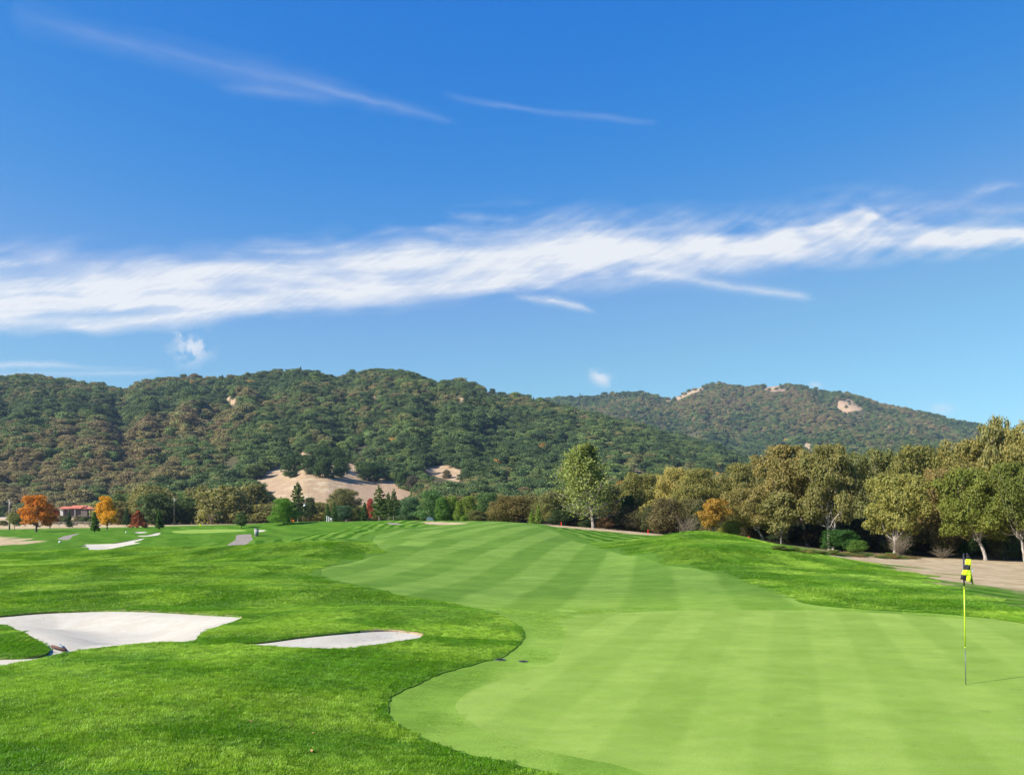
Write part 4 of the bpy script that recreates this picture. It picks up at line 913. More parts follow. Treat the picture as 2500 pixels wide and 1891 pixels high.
g.t.links.new(a, mx.inputs[1]); g.t.links.new(tr.outputs[0], mx.inputs[2]); M_blade = g.done(mx.outputs[0])
def tuft_tile(seed, n, size, hgt, wid, clump=.48):
    r = np.random.default_rng(seed); C = r.uniform(-size/2, size/2, (n, 2))
    d = vnoise((C[:, 0]+9)/.09, (C[:, 1]+9)/.09, seed)*.6+vnoise((C[:, 0]+9)/.22, (C[:, 1]+9)/.22, seed+3)*.4; hh = hgt*(.45+clump*2*d)*r.uniform(.6, 1.15, n)
    a = r.uniform(0, 2*PI, n); ln = r.uniform(.25, .95, n)*hh; la = np.where(r.random(n) < .5, r.normal(2.6, .7, n), r.uniform(0, 2*PI, n))
    w = wid*r.uniform(.7, 1.3, n); base = np.stack([C[:, 0], C[:, 1], np.full(n, -.004)], 1)
    sd = np.stack([np.cos(a), np.sin(a), 0*a], 1)*w[:, None]/2; ld = np.stack([np.cos(la)*ln, np.sin(la)*ln, hh], 1)
    mid = base+ld*np.array([.38, .38, .62]); tip = base+ld
    V = np.stack([base-sd, base+sd, mid+sd*.8, mid-sd*.8, tip], 1).reshape(-1, 3); i = np.arange(n)*5
    Q = np.stack([i, i+1, i+2, i+3], 1); Tt = np.stack([i+3, i+2, i+4], 1)
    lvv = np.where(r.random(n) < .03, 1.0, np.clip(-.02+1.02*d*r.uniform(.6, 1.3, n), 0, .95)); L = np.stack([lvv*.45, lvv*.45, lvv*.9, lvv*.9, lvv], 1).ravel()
    me = mesh_np('grass_tile', V, [list(t) for t in Tt], M_blade, {'lv': L}, smooth=False, quads=Q)
    return me
gs = bpy.data.collections.new('grass_sources')
for i in range(5): gs.objects.link(bpy.data.objects.new('grass_tile_%02d' % i, tuft_tile(401+i, 2600, .62, .034, .0042)))
for i in range(3): gs.objects.link(bpy.data.objects.new('grass_tile_wide_%02d' % i, tuft_tile(411+i, 2600, 1.25, .045, .009)))
for i in range(2): gs.objects.link(bpy.data.objects.new('grass_turf_%02d' % i, tuft_tile(421+i, 3800, .62, .010, .0040)))
for i in range(2): gs.objects.link(bpy.data.objects.new('grass_verge_%02d' % i, tuft_tile(431+i, 330, .21, .032, .0042)))
# children come in name order: grass_tile_00..04, grass_tile_wide_00..02, grass_turf_00..01, grass_verge_00..01
def region_sd(x, Y):
    s = np.max([sdf(p, x, Y, 3.0) for p in BUNKP], 0); return s, sdf(FAIR, x, Y, 8.0), sdf(GREEN, x, Y, 8.0)
pts, rt, sc_, tn_, vi_ = [], [], [], [], []
for (ylo, yhi, st, kinds, margin, mx_) in [(8.6, 26, .46, (0, 5), .30, 99), (8.6, 30, .15, (10, 12), .085, .34), (26, 62, .98, (5, 8), .55, 99)]:
    xs = np.arange(-.66*yhi-2, .66*yhi+2, st); ys = np.arange(ylo, yhi, st); X_, Y_ = np.meshgrid(xs, ys); X_ = X_.ravel()+rf.uniform(-.12, .12, X_.size)*st; Y_ = Y_.ravel()+rf.uniform(-.12, .12, Y_.size)*st
    k = (np.abs(X_) < Y_*.60+1); X_, Y_ = X_[k], Y_[k]
    b, fr, gr = region_sd(X_, Y_); k = (b < -margin) & (fr < -margin) & ((b > -mx_) | (fr > -mx_) | (mx_ > 9)) ; X_, Y_ = X_[k], Y_[k]
    dr = np.maximum(sstep(-3, 3, sdf(DRYP[3], X_, Y_, 6.0)), 0); k = (dr < .3) | (rf.random(len(X_)) < .7-dr); X_, Y_ = X_[k], Y_[k]
    n = len(X_); z = ground_z(X_, Y_); e = .25
    nx = -(ground_z(X_+e, Y_)-ground_z(X_-e, Y_))/(2*e); ny = -(ground_z(X_, Y_+e)-ground_z(X_, Y_-e))/(2*e)
    q = rf.integers(0, 4, n)*PI/2+rf.uniform(-.25, .25, n)
    # tilt to the slope: rotate about X by -ny.. after spin about Z (XYZ euler)
    rots = np.array([(Vector((a_, b_, 1)).to_track_quat('Z', 'Y').to_matrix() @ Matrix.Rotation(c_, 3, 'Z')).to_euler()[:] for a_, b_, c_ in zip(nx, ny, q)])
    pts.append(np.stack([X_, Y_, z], 1)); rt.append(rots); s = rf.uniform(.95, 1.1, n); sz = s*(.75+.55*fbm(X_/1.4, Y_/1.4, 2, 40)); sc_.append(np.stack([s, s, sz], 1))
    v = fbm(X_/1.9, Y_/1.1, 3, 44)[:, None]; v2 = fbm(X_/5, Y_/4, 3, 47)[:, None]
    t = np.array([[.092, .228, .006]])*(1-sstep(.34, .66, v))+np.array([[.235, .385, .030]])*sstep(.34, .66, v); t = t*(.85+.35*v2)
    t = t*(1-.45*sstep(.55, .75, v2)*.6)+np.array([[.23, .34, .060]])*.45*sstep(.55, .75, v2)*.6
    mw = np.cos(2*PI*sdf(FAIR, X_, Y_, 18.0)/3.6)[:, None]; t = t*(1+(.13*np.sign(mw)*np.abs(mw)**.5*np.array([1.3, 1, 1.5]) if ylo > 20 else 0)); t = t*np.where((X_ > 5)[:, None] & (Y_ > 26)[:, None], np.array([[.90, .92, 1.0]]), 1)
    tn_.append(t*(.95 if ylo > 20 else 1)); vi_.append(rf.integers(kinds[0], kinds[1], n))
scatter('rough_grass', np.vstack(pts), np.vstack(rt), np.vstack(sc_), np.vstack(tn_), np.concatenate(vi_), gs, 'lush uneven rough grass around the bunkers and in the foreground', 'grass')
# the closely cut collar and the first metres of fairway
xs = np.arange(-12, 14, .46); ys = np.arange(8.6, 30, .46); X_, Y_ = np.meshgrid(xs, ys); X_, Y_ = X_.ravel(), Y_.ravel()
b, fr, gr = region_sd(X_, Y_); k = (fr > .32) & (gr < -.32) & (gr > -3.4-1.5*rf.random(len(X_))) & (Y_ < 25+2*rf.random(len(X_))) & (np.abs(X_) < Y_*.6+1); X_, Y_ = X_[k], Y_[k]; n = len(X_)
v = fbm(X_/1.5, Y_/1.5, 3, 50)[:, None]; e = .25
nx = -(ground_z(X_+e, Y_)-ground_z(X_-e, Y_))/(2*e); ny = -(ground_z(X_, Y_+e)-ground_z(X_, Y_-e))/(2*e)
rots = np.array([(Vector((a_, b_, 1)).to_track_quat('Z', 'Y').to_matrix() @ Matrix.Rotation(c_, 3, 'Z')).to_euler()[:] for a_, b_, c_ in zip(nx, ny, rf.uniform(0, 6.28, n))])
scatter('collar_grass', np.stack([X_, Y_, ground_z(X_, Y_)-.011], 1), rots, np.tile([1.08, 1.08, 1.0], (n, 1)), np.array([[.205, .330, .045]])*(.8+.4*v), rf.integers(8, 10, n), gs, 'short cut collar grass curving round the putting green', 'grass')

# a few fallen leaves blown over the turf
rl = np.random.default_rng(77); LV_ = []; LQ = []
for i in range(70):
    y = rl.uniform(9.5, 24); x = rl.uniform(-.55, .10)*y
    if sdf(FAIR, np.array([x]), np.array([y]), 3.0)[0] > -.1: continue
    z = float(ground_z(np.array([x]), np.array([y]))[0])+.022; a = rl.uniform(0, 6.28); s_ = rl.uniform(.018, .034); t_ = rl.uniform(-.4, .4)
    u = np.array([math.cos(a), math.sin(a), t_])*s_; v = np.array([-math.sin(a), math.cos(a), .3])*s_*.55; c_ = np.array([x, y, z]); k = len(LV_)
    LV_ += [c_-u, c_-v*.9, c_+u, c_+v]; LQ.append([k, k+1, k+2, k+3])
tag(link('fallen_leaves', mesh_np('fallen_leaves', np.array(LV_), None, simple('dry_leaf', (.30, .17, .07), .8, .2, .4, 9), quads=np.array(LQ), smooth=False)), 'few dry brown leaves scattered over the near turf', 'leaves', None, 'stuff')

# ------------------------------------------------------------------ clouds: thin cirrus sheets three kilometres up
HC_ = 3000.0
g = G('cirrus'); den = g.attr('dens').outputs['Fac']
df = g.n('ShaderNodeBsdfDiffuse'); g.set(df.inputs[0], (.56, .55, .50)); tr = g.n('ShaderNodeBsdfTranslucent'); g.set(tr.inputs[0], (.56, .545, .49))
m1 = g.n('ShaderNodeMixShader'); m1.inputs[0].default_value = .8; g.t.links.new(df.outputs[0], m1.inputs[1]); g.t.links.new(tr.outputs[0], m1.inputs[2])
tp = g.n('ShaderNodeBsdfTransparent'); m2 = g.n('ShaderNodeMixShader'); g.t.links.new(den, m2.inputs[0]); g.t.links.new(tp.outputs[0], m2.inputs[1]); g.t.links.new(m1.outputs[0], m2.inputs[2])
M_cloud = g.done(m2.outputs[0])
def fibre(sx, sy, ang, lx, ly, s, o=5):
    c, q = math.cos(ang), math.sin(ang); u = sx*c+sy*q; v = -sx*q+sy*c
    w = fbm(sx/260, sy/140, 2, s+50)-.5
    return fbm(u/lx, (v+w*ly*3)/ly, o, s)
def band(sx, sy, top, bot, st, sb, seed, wob=14):
    w = (fbm(sx/210, sy/90, 3, seed)-.5)*wob*2.4+(fbm(sx/60, sy/24, 3, seed+1)-.5)*wob*.8
    T_ = np.interp(sx, [p[0] for p in top], [p[1] for p in top]); B_ = np.interp(sx, [p[0] for p in bot], [p[1] for p in bot]); y = sy+w
    T_ = (T_+np.interp(sx-25, [p[0] for p in top], [p[1] for p in top])+np.interp(sx+25, [p[0] for p in top], [p[1] for p in top]))/3
    return sstep(T_-st, T_+st, y)*sstep(B_+sb, B_-sb, y)
def stroke(sx, sy, pts, seed, wob=5, pw=1.5):
    """pts: (x, y, half width, strength)"""
    p = np.array(pts, float); yc = np.interp(sx, p[:, 0], p[:, 1]); hw = np.interp(sx, p[:, 0], p[:, 2]); a = np.interp(sx, p[:, 0], p[:, 3])
    w = (fbm(sx/70, sy/30, 4, seed)-.5)*2*wob; d = np.abs(sy+w-yc)/np.maximum(hw, .5)
    e = sstep(p[0, 0]-1, p[0, 0]+60, sx)*sstep(p[-1, 0]+1, p[-1, 0]-60, sx)
    return np.exp(-d**pw*1.3)*a*e
def cloud(label, x0, x1, y0, y1, step, fn):
    sx, sy = np.meshgrid(np.arange(x0, x1+step, step), np.arange(y0, y1+step, step), indexing='ij')
    d = np.clip(fn(sx, sy), 0, .97)
    ed = np.minimum(np.minimum(sx-x0, x1-sx) if x0 > -150 else x1-sx if x1 < 2600 else 1e9+0*sx, np.minimum(sy-y0, y1-sy)); d = d*sstep(0, 12, ed)
    Yw = (HC_-H)*F/(YH-sy); V = np.stack([(sx-CX)*Yw/F, Yw, np.full_like(Yw, HC_)], -1).reshape(-1, 3)
    I_ = np.arange(sx.size).reshape(sx.shape); Q = np.stack([I_[:-1, :-1], I_[1:, :-1], I_[1:, 1:], I_[:-1, 1:]], -1).reshape(-1, 4)
    dd = d.ravel(); Q = Q[dd[Q].max(1) > .012]; us = np.unique(Q); mp = np.zeros(len(V), int); mp[us] = np.arange(len(us))
    o = link('cirrus_cloud', mesh_np('cirrus_cloud', V[us], None, M_cloud, {'dens': dd[us]}, quads=mp[Q])); o.visible_shadow = True
    tag(o, label, 'cloud')
def main_band(sx, sy):
    b1 = band(sx, sy, [(-100, 655), (0, 655), (300, 650), (588, 640), (764, 622), (940, 606), (1050, 604), (1175, 588), (1376, 565), (1494, 560), (1600, 555), (1640, 580)], [(-100, 800), (0, 800), (230, 800), (400, 792), (588, 768), (764, 748), (940, 722), (1200, 706), (1376, 680), (1494, 660), (1640, 640)], 50, 24, 60, 17)
    b1 = b1*sstep(1720, 1480, sx-(sy-600)*1.1)
    hol = np.exp(-((sx-200)/170)**2-((sy-762)/10)**2)*.7+np.exp(-((sx-560)/150)**2-((sy-712)/9)**2)*.3
    b2 = band(sx, sy, [(1560, 600), (1623, 580), (1700, 572), (1788, 570), (1964, 552), (2040, 524), (2130, 512), (2170, 552), (2375, 556), (2600, 552)], [(1560, 600), (1623, 615), (1788, 628), (1964, 618), (2082, 606), (2300, 603), (2600, 592)], 12, 20, 70, 10)*sstep(1590, 1720, sx)
    fib = .6*fibre(sx, sy, -.06, 420, 30, 80, 4)+.4*fbm(sx/110, sy/45, 5, 83); fd = .45*fibre(sx, sy, -.45, 170, 18, 90, 4)+.55*fbm(sx/95, sy/50, 5, 93)
    soft = band(sx, sy, [(-100, 625), (588, 605), (940, 560), (1250, 510), (1500, 505), (1800, 530), (2100, 490), (2600, 520)], [(-100, 815), (400, 800), (900, 745), (1200, 722), (1600, 700), (1900, 650), (2600, 620)], 45, 26, 65, 20)
    fine = fibre(sx, sy, -.10, 150, 7, 84, 4)*.5+fibre(sx, sy, -.5, 80, 6, 86, 4)*.5; k = sstep(900, 1500, sx); fm = fib*(1-k)+(.45*fib+.55*fd)*k
    d = b1*(.55+.45*sstep(.25, .70, fm))*(1-hol)+b2*(.34+.62*sstep(.28, .68, .5*fib+.5*fd))+soft*sstep(.36, .74, fm)*.50*(1-.4*b1)
    d = d+stroke(sx, sy, [(1500, 655, 16, .3), (1582, 664, 13, .5), (1788, 700, 11, .55), (1905, 714, 12, .55), (2000, 732, 9, .5)], 61, 6)*(.5+.8*fib)
    d = d+stroke(sx, sy, [(1500, 600, 50, .0), (1650, 640, 42, .32), (1850, 655, 28, .16), (2000, 665, 18, .0)], 66, 12)*(.3+1.2*fib)
    d = d+stroke(sx, sy, [(150, 800, 9, .4), (260, 796, 12, .5), (420, 772, 12, .4), (600, 742, 10, .2)], 67, 4)
    return d*(.82+.24*sstep(.25, .75, fine))*.95
cloud('long bright band of cirrus stretching right across the sky', -110, 2620, 430, 850, 3.0, main_band)
cloud('faint diagonal streak of cirrus high in the upper left sky', 0, 1180, -30, 340, 6.0, lambda a, b: .42*stroke(a, b, [(0, 20, 46, .10), (192, 78, 30, .20), (384, 124, 32, .22), (600, 172, 32, .26), (760, 208, 27, .34), (884, 242, 16, .36), (1020, 275, 10, .26), (1130, 305, 8, .12)], 71, 9, 1.3)*(.55+.9*fibre(a, b, .27, 200, 14, 73))+stroke(a, b, [(500, 210, 14, .0), (650, 222, 14, .14), (840, 248, 12, .0)], 74, 5))
cloud('thin broken wisp of cirrus at the upper centre of the sky', 1050, 1700, 190, 350, 4.0, lambda a, b: .42*stroke(a, b, [(1060, 225, 10, .05), (1137, 243, 9, .16), (1268, 265, 6, .34), (1380, 280, 9, .18), (1475, 288, 9, .30), (1629, 304, 8, .10)], 77, 5)*(.5+fibre(a, b, .15, 90, 8, 78)))
cloud('short white wisp just under the middle of the long band', 1220, 1500, 690, 800, 2.5, lambda a, b: stroke(a, b, [(1240, 718, 6, .3), (1300, 728, 8, .6), (1360, 735, 11, .7), (1420, 750, 9, .55), (1470, 768, 4, .2)], 81, 4)*(.6+.7*fibre(a, b, .3, 40, 6, 82)))
cloud('small ragged puff of cloud above the left end of the hills', 390, 540, 780, 910, 2.5, lambda a, b: (np.exp(-((a-470-(b-850)*-.25)/42)**2-((b-850)/34)**2)*.9+np.exp(-((a-440)/16)**2-((b-815)/16)**2)*.5)*sstep(.34, .66, fbm(a/26, b/26, 4, 85))*.85)
cloud('tiny pale puff of cloud above the saddle between the hills', 1420, 1515, 890, 955, 2.5, lambda a, b: np.exp(-((a-1466-(b-922)*.6)/22)**2-((b-922)/19)**2)*sstep(.2, .6, fbm(a/22, b/22, 4, 87))*.75)
cloud('faint pinkish scrap of cloud touching the summit of the far hill', 1960, 2020, 925, 955, 2.5, lambda a, b: np.exp(-((a-1990)/15)**2-((b-939)/9)**2)*.35)
cloud('faint scrap of cloud over the right slope of the far hill', 2250, 2350, 975, 1020, 2.5, lambda a, b: np.exp(-((a-2298)/28)**2-((b-997)/15)**2)*.3)
cloud('faint low streak of cirrus just above the left hills', -110, 430, 870, 945, 4.0, lambda a, b: stroke(a, b, [(-100, 892, 9, .45), (60, 890, 8, .45), (130, 888, 7, .4), (215, 897, 5, .15), (420, 900, 3, 0)], 91, 4)+stroke(a, b, [(-100, 918, 9, .3), (100, 912, 7, .2), (300, 912, 6, .28), (425, 908, 5, .15)], 92, 5))
cloud('feathery wisp reaching up at the far right of the sky', 2200, 2620, 420, 560, 4.0, lambda a, b: (stroke(a, b, [(2230, 530, 14, .1), (2330, 500, 18, .22), (2400, 462, 14, .28), (2450, 448, 9, .2), (2520, 450, 8, .05)], 95, 9)+stroke(a, b, [(2350, 525, 12, .1), (2480, 512, 14, .22), (2620, 505, 14, .2)], 96, 9))*(.4+1.1*fibre(a, b, -.6, 60, 8, 97)))

# ------------------------------------------------------------------ small things
def box(bm, x0, x1, y0, y1, z0, z1):
    v = [bm.verts.new(c) for c in ((x0, y0, z0), (x1, y0, z0), (x1, y1, z0), (x0, y1, z0), (x0, y0, z1), (x1, y0, z1), (x1, y1, z1), (x0, y1, z1))]
    for f in ((3, 2, 1, 0), (4, 5, 6, 7), (0, 1, 5, 4), (1, 2, 6, 5), (2, 3, 7, 6), (3, 0, 4, 7)): bm.faces.new([v[i] for i in f])
def prism(bm, prof, y0, y1, axis='y'):
    """a profile (x, z) swept along y"""
    a = [bm.verts.new((p[0], y0, p[1]) if axis == 'y' else (y0, p[0], p[1])) for p in prof]; b = [bm.verts.new((p[0], y1, p[1]) if axis == 'y' else (y1, p[0], p[1])) for p in prof]
    n = len(prof); bm.faces.new(a); bm.faces.new(b[::-1])
    for i in range(n): bm.faces.new([a[i], a[(i+1) % n], b[(i+1) % n], b[i]])
def cyl(bm, p0, p1, r0, r1=None, n=16):
    p0 = Vector(p0); p1 = Vector(p1); r1 = r0 if r1 is None else r1; d = (p1-p0).normalized(); a = d.orthogonal().normalized(); b = d.cross(a)
    A_ = [bm.verts.new(p0+(a*math.cos(2*PI*i/n)+b*math.sin(2*PI*i/n))*r0) for i in range(n)]; B_ = [bm.verts.new(p1+(a*math.cos(2*PI*i/n)+b*math.sin(2*PI*i/n))*r1) for i in range(n)]
    bm.faces.new(A_[::-1]); bm.faces.new(B_)
    for i in range(n): bm.faces.new([A_[i], A_[(i+1) % n], B_[(i+1) % n], B_[i]])
def part(name, m, parent, fn, smooth=False):
    bm = bmesh.new(); fn(bm); bmesh.ops.recalc_face_normals(bm, faces=bm.faces); me = bpy.data.meshes.new(name); bm.to_mesh(me); bm.free(); me.materials.append(m)
    if smooth: me.polygons.foreach_set('use_smooth', np.ones(len(me.polygons), bool))
    return link(name, me, parent)
def final_z(x, Y):
    z = ground_z(x, Y)
    for k, p in enumerate(BUNKP):
        s = sdf(p, x, Y, 3.0); z = z-np.where(s > 0, drop(k, s), 0)
    return z
def at_ground(sx, sy=None, Y=None):
    if Y is None: x, Y = hit(sx, sy, final_z)[0]
    else: x = (sx-CX)*Y/F
    z = gz(x, Y) if Y < 300 else float(land_z(np.array([x]), np.array([Y]))[0])
    return (x, Y, z)
M_lime = simple('lime_yellow_paint', (.42, .56, .02), .35, .5, .03)
M_steel = simple('dark_steel', (.10, .11, .09), .4, .5, .1)
M_limecloth = simple('lime_cloth', (.42, .56, .02), .8, .2, .05); M_blackcloth = simple('black_cloth', (.022, .020, .026), .85, .2, .1)
M_white = simple('white_paint', (.62, .62, .60), .5, .3, .06); M_hole = simple('hole_dark', (.015, .015, .012), .9, .1)
M_wood = simple('grey_wood', (.25, .21, .17), .85, .15, .2); M_red = simple('red_paint', (.62, .04, .02), .5, .3, .05); M_orange = simple('orange_fabric', (.75, .12, .02), .7, .2, .08)
M_brown = simple('brown_wood', (.10, .045, .03), .7, .3, .2); M_grey = simple('grey_stone', (.26, .26, .25), .85, .2, .15); M_tarp = simple('blue_grey_tarpaulin', (.09, .14, .17), .7, .3, .1)
# the flagstick on the near green
fx, fy, fz = at_ground(2358, 1668)
fs = tag(empty('flagstick', (fx, fy, fz-.02)), 'yellow flagstick with a limp black and yellow chequered flag on the putting green', 'golf flag')
lean = math.radians(1.0)
L_ = lambda h: Vector((-math.sin(lean)*h, 0, h))
part('lower_rod', M_steel, fs, lambda b: cyl(b, L_(-.08), L_(.60), .0075), True)
part('pole', M_lime, fs, lambda b: (cyl(b, L_(.60), L_(1.56), .0105, .0095), cyl(b, L_(1.56), L_(1.64), .0125, .0105), cyl(b, L_(.595), L_(.615), .012)), True)
part('top_rod', simple('dark_blue_sleeve', (.035, .035, .055), .7, .2), fs, lambda b: (cyl(b, L_(1.60), L_(2.12), .012), cyl(b, L_(2.10), L_(2.135), .014, .006)), True)
# flag: hangs in two folds from the top of the stick, seen as a left and a right leaf
SZ = fy/F
def fpx(px, py): return ((px-335)*.2152*SZ-.002, (1525-py)*.2152*SZ+.02)     # zoomed-photo pixels to metres beside the pole
topc = [fpx(336, 40), fpx(332, 112), fpx(318, 175), fpx(300, 232), fpx(283, 285), fpx(262, 338)]
midc = [fpx(346, 40), fpx(378, 113), fpx(370, 180), fpx(366, 235), fpx(370, 300), fpx(373, 371)]
rgtc = [fpx(352, 40), fpx(381, 120), fpx(388, 190), fpx(402, 250), fpx(417, 330), fpx(436, 418)]
def flag_part(name, m, cells):
    def f(b):
        for (side, r0, r1, u0, u1) in cells:
            A_, B_ = (topc, midc) if side == 0 else (midc, rgtc)
            N_ = 5; grid = []
            for i in range(N_+1):
                r_ = r0+(r1-r0)*i/N_; k = min(int(r_), 4); t = r_-k; row = []
                a = [A_[k][q]*(1-t)+A_[k+1][q]*t for q in (0, 1)]; c = [B_[k][q]*(1-t)+B_[k+1][q]*t for q in (0, 1)]
                for j in range(N_+1):
                    u = u0+(u1-u0)*j/N_; x = a[0]*(1-u)+c[0]*u; z = a[1]*(1-u)+c[1]*u
                    dp = (-.045*math.sin(u*PI*.5) if side == 0 else -.045+.085*u)*min(1, r_/1.5)-.018+.010*math.sin(u*9+r_*2.1)*min(1, r_/2)
                    row.append(b.verts.new((x, dp, z)))
                grid.append(row)
            for i in range(N_):
                for j in range(N_): b.faces.new([grid[i][j], grid[i][j+1], grid[i+1][j+1], grid[i+1][j]])
    o = part(name, m, fs, f, True); md = o.modifiers.new('thickness', 'SOLIDIFY'); md.thickness = .0018; return o
flag_part('flag_black', M_blackcloth, [(0, 0, 1, 0, 1), (0, 2, 3, 0, 1), (0, 4.05, 5, 0, .56), (1, 0, 1, 0, 1), (1, 4.25, 5, .0, .62)])
flag_part('flag_yellow', M_limecloth, [(0, 1, 2, 0, 1), (0, 3, 4.05, 0, 1), (0, 4.05, 5, .56, 1), (1, 1, 4.25, 0, 1), (1, 4.25, 5, .62, 1)])
flag_part('flag_emblem', simple('pale_grey_print', (.42, .46, .50), .8, .2), [])
def emblem(b):       # the visible sliver of a round pale emblem
    pts_ = []
    for i in range(9):
        a = -PI/2+PI*i/8; pts_.append((fpx(384+16*math.cos(a), 232+26*math.sin(a)), fpx(384+6*math.cos(a), 232+16*math.sin(a))))
    for i in range(8):
        q = [b.verts.new((p[0], -.052, p[1])) for p in (pts_[i][0], pts_[i+1][0], pts_[i+1][1], pts_[i][1])]; b.faces.new(q)
bpy.data.objects.remove(bpy.data.objects['flag_emblem'])
o = part('flag_emblem', bpy.data.materials['pale_grey_print'], fs, emblem); md = o.modifiers.new('thickness', 'SOLIDIFY'); md.thickness = .0015
def ring(b, r0, r1, z0, z1, n=24):
    vs = [[b.verts.new((r*math.cos(2*PI*i/n), r*math.sin(2*PI*i/n), z)) for i in range(n)] for r, z in ((r0, z1), (r1, z1), (r1, z0), (r0, z0))]
    for k in range(4):
        for i in range(n): b.faces.new([vs[k][i], vs[k][(i+1) % n], vs[(k+1) % 4][(i+1) % n], vs[(k+1) % 4][i]])
cup = tag(empty('hole', (fx, fy, fz-.018)), 'dark cup of the hole at the foot of the yellow flagstick', 'golf hole')
part('cup', M_hole, cup, lambda b: cyl(b, (0, 0, -.002), (0, 0, .003), .054, n=24)); part('rim', M_green, cup, lambda b: ring(b, .054, .064, -.002, .006))
# sprinkler heads in the collar
for i, (sx, sy, r) in enumerate([(1220, 1609, .11), (1277, 1613, .09)]):
    x, y, z = at_ground(sx, sy); s = tag(empty('sprinkler_head', (x, y, z-.008)), ['dark sprinkler head in the collar grass, nearer the tall rough', 'dark sprinkler head in the collar grass, nearer the putting green'][i], 'sprinkler')
    part('cap', M_hole, s, lambda b: cyl(b, (0, 0, 0), (0, 0, .012), r*.8, r*.7, 20), True); part('ring', M_steel, s, lambda b: ring(b, r*.8, r, 0, .010))
# bunker rake
p0 = Vector(at_ground(127, 1583)); p1 = Vector(at_ground(160, 1592)); p0.z += .05; p1.z += .05; pm = (p0+p1*3)/4; e = Vector(at_ground(146, 1576)); e.z += .03
rk = tag(empty('bunker_rake', pm), 'dark wooden bunker rake lying in the shade at the near lip of the large bunker', 'rake')
part('head', M_brown, rk, lambda b: cyl(b, p0-pm, p1-pm, .028, n=8), True)
def tines(b):
    for i in range(12):
        q = p0+(p1-p0)*(i+.5)/12-pm; cyl(b, q, q+Vector((0, 0, -.07)), .006, n=5)
part('tines', M_steel, rk, tines); part('handle', simple('pale_blue_grey_handle', (.20, .26, .30), .5, .4), rk, lambda b: cyl(b, p1-pm+(p0-p1)*.2, e-pm, .018, n=8), True)
# litter bin and other fittings by the far tee
def bin_(): 
    x, y, z = at_ground(626, 1308); t = tag(empty('litter_bin', (x, y, z)), 'grey cylindrical litter bin standing beside the cart path', 'bin')
    part('body', M_grey, t, lambda b: (cyl(b, (0, 0, 0), (0, 0, .72), .20, .21, 20)), True); part('rim', M_steel, t, lambda b: ring(b, .17, .225, .70, .77)); part('base', M_steel, t, lambda b: ring(b, .17, .22, -.02, .05))
    part('lid', M_steel, t, lambda b: cyl(b, (0, 0, .72), (0, 0, .76), .17, .10, 20), True)
bin_()
def pin(sx, base, top, Y, lab, col, flagh=None, fw=.35):
    x = (sx-CX)*Y/F; z = gz(x, Y); h = H+(YH-top)*Y/F-z
    t = tag(empty('distant_flag', (x, Y, z-.02)), lab, 'flag'); part('pole', M_lime if col is not M_orange else M_wood, t, lambda b: cyl(b, (0, 0, 0), (0, 0, h), .03 if col is not M_orange else .04, n=8), True)
    fh = flagh or .5
    def fl(b):
        n = 6; g_ = [[b.verts.new((.03+fw*i/n, .05*math.sin(i*1.7+j), h-.02-fh*j/3-.10*fh*(i/n))) for i in range(n+1)] for j in range(4)]
        for j in range(3):
            for i in range(n): b.faces.new([g_[j][i], g_[j][i+1], g_[j+1][i+1], g_[j+1][i]])
    o = part('flag', col, t, fl, True); md = o.modifiers.new('thickness', 'SOLIDIFY'); md.thickness = .01
pin(487, 1293, 1278, 150, 'small yellow-green flagstick on the far green left of the cart path', M_limecloth, .45, .3)
pin(671, 1281, 1270, 150, 'small yellow flag left of the bright green round pine', M_limecloth, .45, .3)
pin(710, 1280, 1261, 165, 'orange-red banner right of the bright green round pine', M_orange, .85, .62)
# white posts and cooler beside the two small conifers
for sx, w_, h_, lab, nm, ct in [(798, .12, .95, 'left slim white post beside the two small conifers', 'white_post', 'post'), (803, .12, .85, 'second slim white post beside the two small conifers', 'white_post', 'post')]:
    x = (sx-CX)*150/F; z = gz(x, 150.); t = tag(empty(nm, (x, 150, z)), lab, ct); part('post', M_white, t, lambda b: box(b, -w_/2, w_/2, -w_/2, w_/2, -.1, h_)); part('cap', M_grey, t, lambda b: box(b, -w_/2-.02, w_/2+.02, -w_/2-.02, w_/2+.02, h_, h_+.05))
x = (809-CX)*150/F; z = gz(x, 150.); t = tag(empty('water_cooler', (x, 150, z)), 'small pale water cooler on a stand between the white posts and the right conifer', 'cooler')
part('stand', M_wood, t, lambda b: box(b, -.16, .16, -.15, .15, -.1, .22)); part('barrel', M_white, t, lambda b: cyl(b, (0, 0, .22), (0, 0, .58), .14, .15, 14), True); part('lid', M_grey, t, lambda b: cyl(b, (0, 0, .58), (0, 0, .62), .155, .15, 14), True)
# utility poles
def upole(sx, top, Y, lab, trans=False, arm=True):
    x = (sx-CX)*Y/F; z = float(land_z(np.array([x]), np.array([float(Y)]))[0]); h = H+(YH-top)*Y/F-z
    t = tag(empty('utility_pole', (x, Y, z-.2)), lab, 'utility pole'); part('pole', M_wood if not trans else simple('dark_pole_wood', (.14, .10, .07)), t, lambda b: cyl(b, (0, 0, 0), (0, 0, h+.2), .19, .13, 10), True)
    if arm: part('crossarm', M_wood, t, lambda b: (box(b, -.7, .7, -.08, .08, h-.35, h-.2), [cyl(b, (q, 0, h-.2), (q, 0, h-.02), .045, n=6) for q in (-.6, .6)]))
    if trans: part('transformer', M_white, t, lambda b: (cyl(b, (.32, -.3, h-1.9), (.32, -.3, h-.7), .26, n=14), cyl(b, (.32, -.3, h-.7), (.32, -.3, h-.6), .28, .1, 14)), True)
    else: part('bracket', M_white, t, lambda b: cyl(b, (.2, -.1, h-.9), (.2, -.1, h-.45), .10, n=8))
upole(23, 1219, 206, 'tall pale utility pole at the far left edge, beside the thin grey-green tree')
